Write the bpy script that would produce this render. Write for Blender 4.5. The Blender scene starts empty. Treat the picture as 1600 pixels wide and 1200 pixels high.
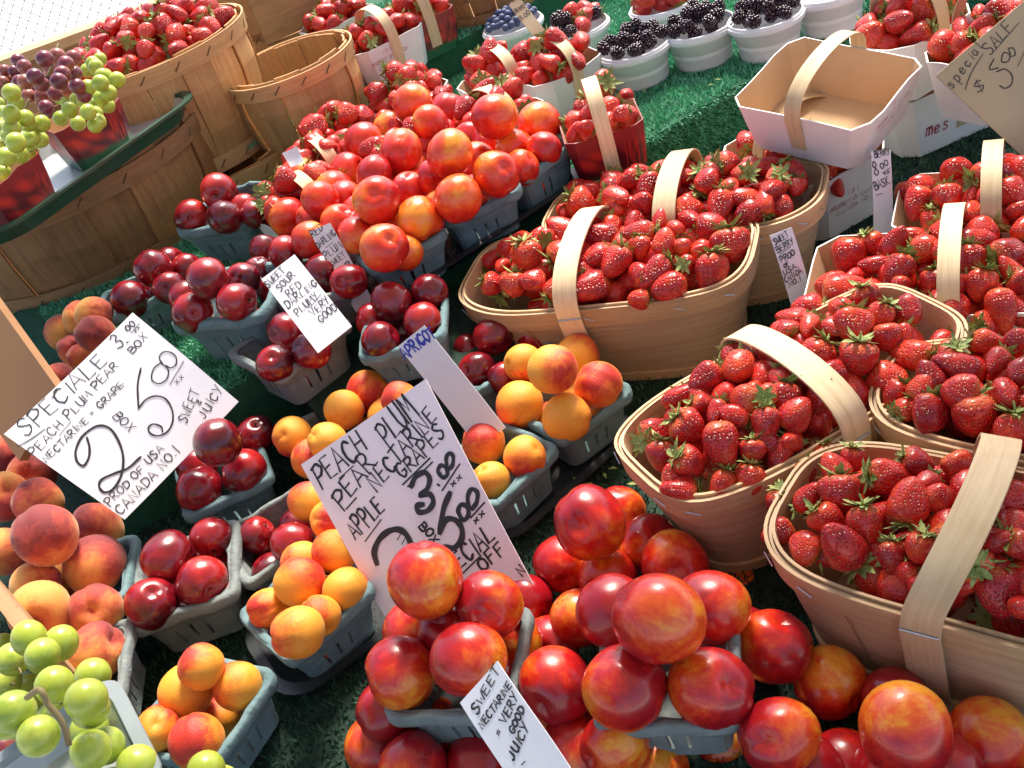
import bpy, math, random
import numpy as np
from mathutils import Matrix, Vector, Quaternion
random.seed(7); RNG = np.random.default_rng(7)
SC = bpy.context.scene; COL = SC.collection

# ------------------------------------------------------------------ camera
W, H, F = 1600, 1200, 1570.0
PITCH, ROLL = math.radians(35), math.radians(20.5)
CAM = np.array([0.0, 0.0, 1.50])
FW = np.array([0, math.cos(PITCH), -math.sin(PITCH)])
_u0 = np.array([0, math.sin(PITCH), math.cos(PITCH)]); _r0 = np.array([1.0, 0, 0])
RT = _r0*math.cos(ROLL) - _u0*math.sin(ROLL)
UP = _u0*math.cos(ROLL) + _r0*math.sin(ROLL)
cam = bpy.data.cameras.new('camera'); camo = bpy.data.objects.new('camera', cam); COL.objects.link(camo)
cam.sensor_width = 36; cam.lens = 36*F/W; cam.clip_start = .02; cam.clip_end = 400
camo.matrix_world = Matrix(((RT[0], UP[0], -FW[0], CAM[0]), (RT[1], UP[1], -FW[1], CAM[1]), (RT[2], UP[2], -FW[2], CAM[2]), (0, 0, 0, 1)))
SC.camera = camo
# ------------------------------------------------------------------ light
SUN_EL, SUN_AZ = math.radians(52), math.radians(28)      # azimuth from +Y towards +X
world = bpy.data.worlds.new('World'); SC.world = world; world.use_nodes = True
wn = world.node_tree; sky = wn.nodes.new('ShaderNodeTexSky'); sky.sky_type = 'NISHITA'; sky.sun_disc = False
sky.sun_elevation = SUN_EL; sky.sun_rotation = SUN_AZ; sky.dust_density = 3.0; sky.ozone_density = 1.0
bg = wn.nodes['Background']; bg.inputs[1].default_value = 0.14; wn.links.new(sky.outputs[0], bg.inputs[0])
sun = bpy.data.lights.new('sun', 'SUN'); sun.energy = 3.9; sun.angle = math.radians(15); sun.color = (1, .91, .78)
suno = bpy.data.objects.new('sun', sun); COL.objects.link(suno)
sd = Vector((math.sin(SUN_AZ)*math.cos(SUN_EL), math.cos(SUN_AZ)*math.cos(SUN_EL), math.sin(SUN_EL)))
suno.rotation_euler = sd.to_track_quat('Z', 'Y').to_euler()
SC.view_settings.view_transform = 'Standard'; SC.view_settings.look = 'None'
SC.view_settings.exposure = 1.0; SC.view_settings.gamma = 1
SC.cycles.max_bounces = 6; SC.cycles.use_denoising = True

# ------------------------------------------------------------------ pixel helpers (1600 x 1200 photo pixels)
def ray(x, y): return FW + RT*((x-W/2)/F) + UP*((H/2-y)/F)
def P(x, y, z):
    d = ray(x, y); return CAM + d*((z-CAM[2])/d[2])
def proj(q):
    v = np.asarray(q, float)-CAM; dz = v@FW; return W/2+F*(v@RT)/dz, H/2-F*(v@UP)/dz, dz

# ------------------------------------------------------------------ object helpers
def tag(o, label=None, cat=None, group=None, kind=None):
    if label: o['label'] = label
    if cat: o['category'] = cat
    if group: o['group'] = group
    if kind: o['kind'] = kind
    return o
def link(name, data, parent=None, M=None):
    o = bpy.data.objects.new(name, data); COL.objects.link(o)
    if parent is not None: o.parent = parent
    if M is not None:
        if parent is not None: o.matrix_local = M
        else: o.matrix_world = M
    return o
def empty(name, M): return link(name, None, None, M)
def mesh(name, V, Fc, mat=None, uv=None, smooth=True, mats=None, fm=None):
    me = bpy.data.meshes.new(name); me.from_pydata([tuple(map(float, v)) for v in V], [], [tuple(map(int, f)) for f in Fc])
    if uv is not None:
        l = me.uv_layers.new(name='UVMap'); li = np.empty(len(me.loops), int); me.loops.foreach_get('vertex_index', li)
        l.data.foreach_set('uv', np.asarray(uv, float)[li].ravel())
    for m in (mats or ([mat] if mat else [])): me.materials.append(m)
    if fm is not None: me.polygons.foreach_set('material_index', np.asarray(fm, int))
    if smooth: me.polygons.foreach_set('use_smooth', [True]*len(me.polygons))
    me.update(); return me
def fix_normals(me):
    import bmesh
    bm = bmesh.new(); bm.from_mesh(me); bmesh.ops.recalc_face_normals(bm, faces=bm.faces[:]); bm.to_mesh(me); bm.free(); return me
class MB:
    def __init__(s): s.v = []; s.f = []; s.uv = []
    def add(s, V, Fc, uv=None):
        n = len(s.v); s.v += [tuple(v) for v in V]; s.f += [tuple(i+n for i in f) for f in Fc]
        s.uv += [tuple(u) for u in uv] if uv is not None else [(v[0], v[1]) for v in V]
    def box(s, c, h, R=None):
        c = np.array(c, float); V = []
        for k in range(8):
            p = np.array([(1 if k & 1 else -1)*h[0], (1 if k & 2 else -1)*h[1], (1 if k & 4 else -1)*h[2]])
            V.append(c + (R @ p if R is not None else p))
        big = int(np.argmax(h)); o = [i for i in range(3) if i != big]
        uv = [((1 if k >> big & 1 else -1)*h[big]+c[0], sum((1 if k >> i & 1 else -1)*h[i] for i in o)+c[2]) for k in range(8)]
        s.add(V, [(0, 2, 3, 1), (4, 5, 7, 6), (0, 1, 5, 4), (2, 6, 7, 3), (0, 4, 6, 2), (1, 3, 7, 5)], uv)
    def tube(s, pts, r, n=6):
        pts = [np.array(p, float) for p in pts]; V = []; Fc = []
        for i, p in enumerate(pts):
            t = pts[min(i+1, len(pts)-1)]-pts[max(i-1, 0)]; t /= np.linalg.norm(t)+1e-12
            a = np.cross(t, (0, 0, 1) if abs(t[2]) < .9 else (1, 0, 0)); a /= np.linalg.norm(a); b = np.cross(t, a)
            rr = r[i] if hasattr(r, '__len__') else r
            V += [p + rr*(a*math.cos(2*math.pi*k/n)+b*math.sin(2*math.pi*k/n)) for k in range(n)]
        for i in range(len(pts)-1):
            for k in range(n): Fc.append((i*n+k, i*n+(k+1) % n, (i+1)*n+(k+1) % n, (i+1)*n+k))
        Fc.append(tuple(range(n))[::-1]); Fc.append(tuple((len(pts)-1)*n+k for k in range(n)))
        s.add(V, Fc)
    def mesh(s, name, mat, smooth=False): return mesh(name, s.v, s.f, mat, s.uv, smooth)
def TRS(loc, yaw=0, scale=1, Q=None):
    M = Matrix.Translation(Vector([float(c) for c in loc]))
    M = M @ (Q.to_matrix().to_4x4() if Q is not None else Matrix.Rotation(yaw, 4, 'Z'))
    if hasattr(scale, '__len__'): return M @ Matrix.Diagonal((*scale, 1))
    return M @ Matrix.Scale(scale, 4)

# ring makers: closed outlines in the XY plane, counter-clockwise
def rrect(a, b, r, nc=4, cuts=(-.6, -.2, .2, .6)):
    pts = []; r = max(r, 1e-4)
    cs = [(a-r, -(b-r), -90), (a-r, b-r, 0), (-(a-r), b-r, 90), (-(a-r), -(b-r), 180)]
    for i, (cx, cy, a0) in enumerate(cs):
        for k in range(nc+1):
            t = math.radians(a0+90*k/nc); pts.append((cx+r*math.cos(t), cy+r*math.sin(t)))
        nx = cs[(i+1) % 4]; t = math.radians(nx[2]); q = (nx[0]+r*math.cos(t), nx[1]+r*math.sin(t)); p = pts[-1]
        for c in cuts: s = (c+1)/2; pts.append((p[0]+(q[0]-p[0])*s, p[1]+(q[1]-p[1])*s))
    return np.array(pts)
def sellipse(a, b, e=2.6, n=56):
    t = np.linspace(0, 2*math.pi, n, endpoint=False); c, s = np.cos(t), np.sin(t)
    return np.stack([a*np.sign(c)*np.abs(c)**(2/e), b*np.sign(s)*np.abs(s)**(2/e)], 1)
def circ(r, n=40): return sellipse(r, r, 2, n)
def loft(rings, cap0=False, cap1=False, close=False):
    """rings: list of (N,3) arrays -> V, F, UV (u in metres round, v along the profile)"""
    n = len(rings[0]); V = np.concatenate(rings); Fc = []; uv = []
    v = 0
    for i, r in enumerate(rings):
        if i: v += float(np.mean(np.linalg.norm(r-rings[i-1], axis=1)))
        seg = np.linalg.norm(np.roll(r, -1, 0)-r, axis=1); u = np.concatenate([[0], np.cumsum(seg)[:-1]])
        uv += [(x, v) for x in u]
    m = len(rings)
    for i in range(m if close else m-1):
        j = (i+1) % m
        for k in range(n): Fc.append((i*n+k, i*n+(k+1) % n, j*n+(k+1) % n, j*n+k))
    if cap0: Fc.append(tuple(range(n))[::-1])
    if cap1: Fc.append(tuple((m-1)*n+k for k in range(n)))
    return V, Fc, uv
def ring3(r2, z, wob=None):
    zz = np.full(len(r2), z) if wob is None else z+wob
    return np.column_stack([r2, zz])

# ------------------------------------------------------------------ materials
def newmat(name):
    m = bpy.data.materials.new(name); m.use_nodes = True; nt = m.node_tree
    return m, nt, nt.nodes['Principled BSDF']
def node(nt, typ, **kw):
    n = nt.nodes.new('ShaderNode'+typ)
    for k, v in kw.items():
        if k.startswith('i_'): n.inputs[k[2:].replace('_', ' ')].default_value = v
        else: setattr(n, k, v)
    return n
def ramp(nt, src, stops, interp='LINEAR'):
    r = nt.nodes.new('ShaderNodeValToRGB'); r.color_ramp.interpolation = interp; e = r.color_ramp.elements
    while len(e) < len(stops): e.new(.5)
    for k, (p, c) in zip(range(len(stops)), stops): e[k].position = p; e[k].color = (*c, 1) if len(c) == 3 else c
    nt.links.new(src, r.inputs[0]); return r.outputs[0]
def mix(nt, fac, a, b, mode='MIX'):
    m = nt.nodes.new('ShaderNodeMix'); m.data_type = 'RGBA'; m.blend_type = mode
    for s, v in ((m.inputs[0], fac), (m.inputs[6], a), (m.inputs[7], b)):
        if hasattr(v, 'is_linked') or hasattr(v, 'links'): nt.links.new(v, s)
        elif isinstance(v, (int, float)): s.default_value = v
        else: s.default_value = (*v, 1)
    return m.outputs[2]
def math_(nt, op, a, b=0.5):
    m = nt.nodes.new('ShaderNodeMath'); m.operation = op
    for s, v in ((m.inputs[0], a), (m.inputs[1], b)):
        if isinstance(v, (int, float)): s.default_value = v
        else: nt.links.new(v, s)
    return m.outputs[0]
def coords(nt, scale=(1, 1, 1), rnd=True, uv=False):
    """object (or UV) coordinates, shifted by the object's random number"""
    tc = nt.nodes.new('ShaderNodeTexCoord'); mp = nt.nodes.new('ShaderNodeMapping'); mp.inputs['Scale'].default_value = scale
    nt.links.new(tc.outputs['UV' if uv else 'Object'], mp.inputs['Vector'])
    if rnd:
        oi = nt.nodes.new('ShaderNodeObjectInfo'); c = nt.nodes.new('ShaderNodeCombineXYZ')
        k = math_(nt, 'MULTIPLY', oi.outputs['Random'], 37.0)
        for i in range(3): nt.links.new(k, c.inputs[i])
        nt.links.new(c.outputs[0], mp.inputs['Location'])
    return mp.outputs[0]
def noise(nt, vec, scale, detail=3, rough=.55, dist=0):
    n = node(nt, 'TexNoise'); n.inputs['Scale'].default_value = scale; n.inputs['Detail'].default_value = detail
    n.inputs['Roughness'].default_value = rough; n.inputs['Distortion'].default_value = dist
    nt.links.new(vec, n.inputs['Vector']); return n.outputs['Fac']
def bump(nt, b, h, strength=.3, dist=.001):
    n = node(nt, 'Bump'); n.inputs['Strength'].default_value = strength; n.inputs['Distance'].default_value = dist
    nt.links.new(h, n.inputs['Height']); nt.links.new(n.outputs[0], b.inputs['Normal'])
def set_(b, **kw):
    for k, v in kw.items(): b.inputs[k.replace('_', ' ')].default_value = v
def randval(nt):
    return nt.nodes.new('ShaderNodeObjectInfo').outputs['Random']

def stonefruit(name, base, mid, blush, dark, lo, hi, fleck, rough, coat=0., sheen=0., sc=1.6, tilt=.35):
    """skin with a ground colour, a blush on one side and fine flecks; local units are radii (object scaled)"""
    m, nt, b = newmat(name); v = coords(nt)
    tc = nt.nodes.new('ShaderNodeTexCoord'); sx = nt.nodes.new('ShaderNodeSeparateXYZ'); nt.links.new(tc.outputs['Object'], sx.inputs[0])
    n1 = noise(nt, v, sc, 4, .62, .5); v2 = coords(nt, (1, 1, .22)); n2 = noise(nt, v2, sc*8, 5, .75, .6)
    g = math_(nt, 'MULTIPLY_ADD', sx.outputs[0], tilt); nt.nodes[-1].inputs[2].default_value = .1
    f = math_(nt, 'ADD', math_(nt, 'ADD', n1, g), math_(nt, 'MULTIPLY', math_(nt, 'SUBTRACT', n2, .5), .36))
    f = math_(nt, 'ADD', f, math_(nt, 'MULTIPLY', math_(nt, 'SUBTRACT', randval(nt), .5), .26))
    c = ramp(nt, f, [(lo, base), (lo+(hi-lo)*.3, mid), (lo+(hi-lo)*.62, blush), (hi, dark)])
    if fleck:
        vo = node(nt, 'TexVoronoi'); vo.inputs['Scale'].default_value = 17; nt.links.new(v, vo.inputs['Vector'])
        dots = ramp(nt, vo.outputs['Distance'], [(.06, (1, 1, 1)), (.14, (0, 0, 0))])
        c = mix(nt, math_(nt, 'MULTIPLY', dots, fleck), c, mid)
    nt.links.new(c, b.inputs['Base Color']); set_(b, Roughness=rough, Coat_Weight=coat, Coat_Roughness=.12, Sheen_Weight=sheen, Sheen_Roughness=.4)
    b.inputs['Subsurface Weight'].default_value = .06; b.inputs['Subsurface Scale'].default_value = .01
    if sheen: b.inputs['Sheen Tint'].default_value = (1, .75, .6, 1)
    bump(nt, b, noise(nt, v, sc*22, 3), .06 if not sheen else .2, .02)
    return m
M_NECT = stonefruit('nectarine_skin', (.82, .32, .025), (.74, .10, .012), (.60, .016, .010), (.33, .006, .013), .14, .74, .5, .27, .35, sc=1.3)
M_NECTO = stonefruit('nectarine_skin_pale', (.82, .30, .03), (.76, .11, .016), (.68, .032, .012), (.46, .012, .012), .17, .90, .35, .30, .3, sc=1.3)
M_PEACH = stonefruit('peach_skin', (.75, .33, .07), (.70, .19, .05), (.50, .06, .035), (.22, .02, .025), .34, .95, 0, .75, 0, .5, sc=1.2)
M_PLUM = stonefruit('plum_skin', (.50, .03, .02), (.36, .012, .016), (.20, .005, .012), (.07, .002, .008), .18, .95, .12, .22, .45, sc=1.0, tilt=.25)
M_APRI = stonefruit('apricot_skin', (.86, .38, .035), (.84, .30, .022), (.78, .15, .018), (.58, .03, .016), .42, 1.12, 0, .5, 0, .12, sc=.9, tilt=.42)

def berry_mat():
    m, nt, b = newmat('strawberry_skin'); v = coords(nt, rnd=False)
    vo = node(nt, 'TexVoronoi'); vo.inputs['Scale'].default_value = 5.2; vo.inputs['Randomness'].default_value = .6; nt.links.new(v, vo.inputs['Vector'])
    d = vo.outputs['Distance']; v2 = coords(nt)
    red = ramp(nt, math_(nt, 'ADD', noise(nt, v2, 1.2, 2), math_(nt, 'MULTIPLY', math_(nt, 'SUBTRACT', randval(nt), .5), .5)), [(.2, (.68, .06, .02)), (.45, (.56, .018, .013)), (.8, (.30, .006, .011))])
    tc = nt.nodes.new('ShaderNodeTexCoord'); sx = nt.nodes.new('ShaderNodeSeparateXYZ'); nt.links.new(tc.outputs['Object'], sx.inputs[0])
    neck = ramp(nt, math_(nt, 'ADD', sx.outputs[2], math_(nt, 'MULTIPLY', math_(nt, 'SUBTRACT', noise(nt, v2, 2.2, 3), .5), .9)), [(.50, (0, 0, 0)), (1.05, (.8, .8, .8))])
    c = mix(nt, neck, red, (.72, .16, .04))
    seed = ramp(nt, d, [(.09, (1, 1, 1)), (.16, (0, 0, 0))])
    c = mix(nt, math_(nt, 'MULTIPLY', seed, .85), c, (.80, .42, .10))
    nt.links.new(c, b.inputs['Base Color']); set_(b, Roughness=.30, Coat_Weight=.12, Coat_Roughness=.2)
    b.inputs['Subsurface Weight'].default_value = .08; b.inputs['Subsurface Scale'].default_value = .01
    h = ramp(nt, d, [(0, (.7, .7, .7)), (.14, (.15, .15, .15)), (.45, (1, 1, 1))]); bump(nt, b, h, .5, .09)
    return m
M_BERRY = berry_mat()
def simple(name, c1, c2, scale, rough=.6, bs=.2, bd=.001, stretch=(1, 1, 1), uv=False, rnd=True, coat=0, detail=4, met=0, sheen=0):
    m, nt, b = newmat(name); v = coords(nt, stretch, rnd, uv); n = noise(nt, v, scale, detail)
    nt.links.new(ramp(nt, n, [(.3, c1), (.7, c2)]), b.inputs['Base Color']); set_(b, Roughness=rough, Coat_Weight=coat, Metallic=met, Sheen_Weight=sheen)
    if bs: bump(nt, b, noise(nt, v, scale*3, 4), bs, bd)
    return m
def woodmat(name, c1, c2, stain, rough=.6, along=(3, 60), stainamt=.35):
    """veneer: grain runs along U (metres)"""
    m, nt, b = newmat(name); v = coords(nt, (along[0], along[1], 1), True, True)
    g = noise(nt, v, 3.2, 6, .62, .6); v2 = coords(nt, (6, 9, 1), True, True); s = noise(nt, v2, 2.4, 4, .6)
    c = ramp(nt, g, [(.28, c2), (.55, c1), (.75, [min(1, x*1.08) for x in c1])])
    c = mix(nt, math_(nt, 'MULTIPLY', ramp(nt, s, [(.52, (0, 0, 0)), (.78, (1, 1, 1))]), stainamt), c, stain)
    v3 = coords(nt, (30, 55, 1), True, True); vo = node(nt, 'TexVoronoi'); vo.inputs['Scale'].default_value = 1.1; nt.links.new(v3, vo.inputs['Vector'])
    k = ramp(nt, vo.outputs['Distance'], [(.03, (1, 1, 1)), (.09, (0, 0, 0))]); c = mix(nt, math_(nt, 'MULTIPLY', k, .45), c, [x*.5 for x in stain])
    hv = node(nt, 'HueSaturation'); nt.links.new(math_(nt, 'MULTIPLY_ADD', randval(nt), .42), hv.inputs['Value']); hv.inputs['Value'].links[0].from_node.inputs[2].default_value = .80
    nt.links.new(c, hv.inputs['Color']); c = hv.outputs[0]
    nt.links.new(c, b.inputs['Base Color']); set_(b, Roughness=rough); bump(nt, b, g, .35, .0012)
    return m
M_VENEER = woodmat('basket_veneer', (.54, .375, .235), (.43, .28, .16), (.28, .15, .08))
M_BAND = woodmat('basket_band', (.60, .40, .22), (.47, .285, .145), (.37, .19, .09))
M_HANDLE = woodmat('handle_splint', (.70, .53, .32), (.58, .40, .22), (.46, .28, .14), along=(60, 3))
M_STAVE = woodmat('bushel_stave', (.34, .165, .062), (.23, .105, .038), (.13, .055, .022), along=(50, 3), stainamt=.6)
M_STAVEP = woodmat('pale_stave', (.56, .31, .125), (.43, .22, .08), (.28, .13, .05), along=(50, 3), stainamt=.4)
M_HOOP = woodmat('bushel_hoop', (.33, .18, .08), (.23, .12, .05), (.11, .05, .022), stainamt=.6)
M_HOOPP = woodmat('pale_hoop', (.62, .37, .17), (.48, .27, .11), (.31, .15, .06), stainamt=.4)
M_PLANK = woodmat('crate_plank', (.48, .28, .13), (.33, .18, .08), (.20, .10, .05), along=(4, 40), stainamt=.5)
M_PULP = simple('moulded_pulp', (.10, .180, .20), (.175, .275, .295), 45, .95, 1.0, .0022, detail=7)
M_PULPD = simple('moulded_pulp_grey', (.15, .185, .19), (.23, .265, .265), 45, .95, 1.0, .0022, detail=7)
M_CARD = simple('white_carton', (.74, .73, .73), (.82, .81, .80), 14, .65, .12, .0006)
M_KRAFT = simple('kraft_lining', (.56, .36, .20), (.64, .43, .25), 18, .8, .2, .0006)
M_PAPER = simple('paper', (.74, .74, .80), (.79, .79, .84), 9, .6, .1, .0004)
M_PAPERP = simple('laminated_paper', (.82, .74, .80), (.86, .78, .84), 6, .35, .05, .0004, coat=.25)
M_BROWNCARD = simple('brown_card', (.42, .33, .21), (.50, .40, .26), 7, .8, .3, .001)
M_INK = simple('marker_ink', (.012, .010, .014), (.03, .025, .03), 60, .5, 0)
M_INKB = simple('blue_ink', (.02, .03, .36), (.04, .05, .48), 60, .5, 0)
M_INKR = simple('red_print', (.36, .03, .06), (.46, .05, .08), 60, .6, 0)
M_INKP = simple('pencil_ink', (.05, .045, .04), (.10, .09, .08), 60, .7, 0)
M_TUB = simple('white_tub', (.80, .80, .84), (.84, .84, .87), 6, .35, .02)
M_TRAY = simple('dark_tray', (.018, .022, .024), (.045, .05, .055), 8, .32, .1)
M_TRAYG = simple('green_tray', (.012, .05, .03), (.03, .09, .055), 8, .35, .1)
M_PAN = simple('pan_metal', (.42, .45, .44), (.56, .58, .57), 7, .35, .05, met=.4)
M_GREYTRAY = simple('grey_tray', (.20, .24, .26), (.30, .34, .36), 9, .5, .1)
M_STAPLE = simple('staple_wire', (.45, .45, .47), (.6, .6, .62), 30, .35, 0, met=1)
M_CALYX = simple('sepal', (.10, .17, .03), (.42, .46, .15), 1.6, .6, .2, .05)
M_STEM = simple('stem', (.16, .12, .05), (.28, .22, .09), 5, .7, .2, .01)
M_FSTEM = simple('fruit_stem', (.10, .05, .02), (.22, .12, .05), 5, .7, .2, .01)
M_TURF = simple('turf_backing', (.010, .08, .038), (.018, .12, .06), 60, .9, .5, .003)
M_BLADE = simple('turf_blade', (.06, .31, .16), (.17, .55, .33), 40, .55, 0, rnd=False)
M_BLADED = simple('shaded_turf_blade', (.010, .045, .026), (.035, .12, .065), 40, .6, 0, rnd=False)  # darker copy of the turf for table level, gap shade put into its colour
M_TURFD = simple('shaded_turf_backing', (.006, .022, .014), (.012, .04, .024), 60, .9, .5, .003)  # backing darkened likewise, shade between the boxes painted in
M_DARK = simple('blackberry_skin', (.012, .006, .014), (.045, .008, .022), 3, .22, 0, coat=.3)
M_BLUE = simple('blueberry_skin', (.03, .04, .10), (.10, .13, .26), 2.2, .6, .1, .02)
M_CONC = simple('concrete', (.62, .61, .59), (.74, .73, .71), 3, .9, .2, .003)
M_WHITEWALL = simple('white_wall', (.80, .80, .80), (.86, .86, .86), 2, .8, .1)
M_WIRE = simple('galvanised_wire', (.30, .31, .33), (.42, .43, .45), 20, .4, 0, met=.8)
def grapemat(name, c1, c2, c3):
    m, nt, b = newmat(name); v = coords(nt); n = noise(nt, v, 1.2, 3)
    f = math_(nt, 'ADD', n, math_(nt, 'MULTIPLY', math_(nt, 'SUBTRACT', randval(nt), .5), .5))
    nt.links.new(ramp(nt, f, [(.3, c1), (.55, c2), (.8, c3)]), b.inputs['Base Color']); set_(b, Roughness=.3, Coat_Weight=.1)
    b.inputs['Subsurface Weight'].default_value = .35; b.inputs['Subsurface Scale'].default_value = .012; b.inputs['Subsurface Radius'].default_value = (1, .9, .3)
    bump(nt, b, noise(nt, v, 12, 3), .05, .02); return m
M_GGRAPE = grapemat('green_grape_skin', (.36, .44, .05), (.44, .52, .08), (.28, .38, .045))
M_RGRAPE = grapemat('red_grape_skin', (.30, .09, .06), (.20, .035, .06), (.11, .018, .045))
def printmat(name):
    """printed carton: dark red with strawberry picture and a green foot band; UV in metres, v up the wall"""
    m, nt, b = newmat(name); v = coords(nt, (1, 1, 1), True, True); v0 = coords(nt, (1, 1, 1), False, True)
    vo = node(nt, 'TexVoronoi'); vo.inputs['Scale'].default_value = 34; nt.links.new(v, vo.inputs['Vector'])
    blob = ramp(nt, vo.outputs['Distance'], [(.2, (.55, .03, .02)), (.5, (.26, .012, .015)), (.65, (.10, .006, .012))])
    sx = nt.nodes.new('ShaderNodeSeparateXYZ'); nt.links.new(v0, sx.inputs[0])
    top = ramp(nt, sx.outputs[1], [(.050, (0, 0, 0)), (.066, (1, 1, 1))]); c = mix(nt, top, blob, (.24, .018, .022))
    foot = ramp(nt, math_(nt, 'ADD', sx.outputs[1], math_(nt, 'MULTIPLY', noise(nt, v, 30, 2), .012)), [(.020, (1, 1, 1)), (.026, (0, 0, 0))])
    c = mix(nt, foot, c, (.010, .085, .035)); nt.links.new(c, b.inputs['Base Color']); set_(b, Roughness=.35)
    return m
M_PRINT = printmat('printed_carton')

M_AWN, _nt, _b = newmat('shade_awning_fabric'); _v = coords(_nt); _b.inputs['Base Color'].default_value = (.32, .30, .27, 1); _b.inputs['Roughness'].default_value = .9
_tr = node(_nt, 'BsdfTranslucent'); _tr.inputs[0].default_value = (.30, .27, .22, 1); _ms = node(_nt, 'MixShader'); _ms.inputs[0].default_value = .3
_nt.links.new(_b.outputs[0], _ms.inputs[1]); _nt.links.new(_tr.outputs[0], _ms.inputs[2]); _nt.links.new(_ms.outputs[0], _nt.nodes['Material Output'].inputs[0])
bump(_nt, _b, noise(_nt, _v, 300, 2), .2, .001)

# ------------------------------------------------------------------ fruit meshes (unit radius, shared)
def fruit_mesh(name, mat, cav, cavw, groove, sq, seed, elong=1.0, nt=20, nf=28):
    r = np.random.default_rng(seed); V = []; ph = r.uniform(0, 6.28, 6)
    for i in range(nt+1):
        th = math.pi*i/nt
        for j in range(nf):
            f = 2*math.pi*j/nf; d = min(f, 2*math.pi-f)
            R = 1 - cav*math.exp(-(th/cavw)**2) - .05*math.exp(-((math.pi-th)/.25)**2)
            R -= groove*math.exp(-(d/.16)**2)*(math.sin(th)**.6 if 0 < th < math.pi else 0)*(1.15-.5*th/math.pi)
            R += .05*math.exp(-((d-.5)/.35)**2)*math.sin(th)
            R += .018*math.sin(2*f+ph[0])*math.sin(th)+.015*math.sin(3*f+ph[1]+2*th)*math.sin(th)
            V.append((R*math.sin(th)*math.cos(f)*(1+sq*.010), R*math.sin(th)*math.sin(f)*(1-sq*.014), R*math.cos(th)*elong))
    Fc = [(i*nf+j, (i+1)*nf+j, (i+1)*nf+(j+1) % nf, i*nf+(j+1) % nf) for i in range(nt) for j in range(nf)]
    return mesh(name, V, Fc, mat)
FM = {
 'nectarine': [fruit_mesh('nectarine', M_NECT, .22, .30, .035, k, k) for k in range(4)],
 'pale nectarine': [fruit_mesh('nectarine', M_NECTO, .22, .30, .035, k, k+9) for k in range(4)],
 'peach': [fruit_mesh('peach', M_PEACH, .30, .34, .055, k, k+20) for k in range(4)],
 'plum': [fruit_mesh('plum', M_PLUM, .20, .26, .025, k, k+30, .98) for k in range(4)],
 'apricot': [fruit_mesh('apricot', M_APRI, .14, .22, .05, k*1.5, k+40) for k in range(4)],
}
def small_stem(name, mat, l, r, bend=.2):
    b = MB(); b.tube([(0, 0, 0), (bend*.3, 0, l*.5), (bend, 0, l)], [r*.8, r, r*1.3], 6); return b.mesh(name, mat, True)
ST_PLUM = small_stem('stem', M_FSTEM, .28, .045, .1)

def strawberry_mesh(seed, fat=1.0, L=2.5, nt=15, nf=20):
    r = np.random.default_rng(seed); ph = r.uniform(0, 6.28, 5); V = []
    wid = r.uniform(.04, .13); p = r.uniform(1.7, 2.6); skew = r.uniform(-.12, .12)
    for i in range(nt+1):
        t = i/nt; t = .5-.5*math.cos(math.pi*t)
        sh = math.sqrt(max(0, 1-(1-min(t, .34)/.34)**2)); R = sh**.8*max(0, 1-(max(0, t-.16)/.84)**p)**.60*fat if i < nt else 0
        if i == 0: R = .03
        for j in range(nf):
            f = 2*math.pi*j/nf
            k = R*(1+wid*math.sin(2*f+ph[0])+.05*math.sin(3*f+ph[1]+4*t)+.03*math.sin(5*f+ph[2]))
            V.append((k*math.cos(f)+skew*t*t*2, k*math.sin(f), 1.0-L*t-(.09*math.exp(-(R/.35)**2) if t < .2 else 0)))
    Fc = [(i*nf+j, (i+1)*nf+j, (i+1)*nf+(j+1) % nf, i*nf+(j+1) % nf) for i in range(nt) for j in range(nf)]
    return mesh('strawberry', V, Fc, M_BERRY)
def calyx_mesh(seed):
    r = np.random.default_rng(seed); b = MB(); n = 9
    for k in range(n*2 if seed % 2 else n+3):
        f = 2*math.pi*k/n+r.uniform(-.3, .3); l = r.uniform(.75, 1.3); w = r.uniform(.14, .24); lift = r.uniform(-.3, .9); curl = r.uniform(-1.0, .8)
        d = np.array([math.cos(f), math.sin(f), 0]); s = np.array([-math.sin(f), math.cos(f), 0]); V = []
        tw = r.uniform(-.5, .5)
        for q, wq in ((0, .35), (.35, 1), (.7, .8), (1, .06)):
            c = d*(l*q*(1-.15*abs(curl)*q)) + np.array([0, 0, .93+lift*l*q*.6+curl*.45*q*q]); ss = s*math.cos(tw*q)+np.array([0, 0, math.sin(tw*q)])
            V += [c-ss*w*wq, c+np.array([0, 0, -.05*wq]), c+ss*w*wq]
        b.add(V, [(i*3+a, i*3+a+1, i*3+a+4, i*3+a+3) for i in range(3) for a in (0, 1)])
    b.tube([(0, 0, .85), (.05, .02, 1.15), (r.uniform(-.2, .2), r.uniform(-.2, .2), r.uniform(1.25, 1.6))], [.10, .07, .06], 5)
    return b.mesh('calyx', M_CALYX)
SB = [strawberry_mesh(k, f, L) for k, (f, L) in enumerate([(1, 2.3), (1.05, 2.15), (.95, 2.6), (1, 2.4), (1.1, 2.05), (.92, 2.75)])]
CX = [calyx_mesh(k) for k in range(4)]
def ico(n=1):
    import bmesh
    bm = bmesh.new(); bmesh.ops.create_icosphere(bm, subdivisions=n, radius=1); V = [tuple(v.co) for v in bm.verts]; Fc = [tuple(v.index for v in f.verts) for f in bm.faces]; bm.free(); return V, Fc
ICO1, ICO2, ICO3 = ico(1), ico(2), ico(3)
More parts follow.
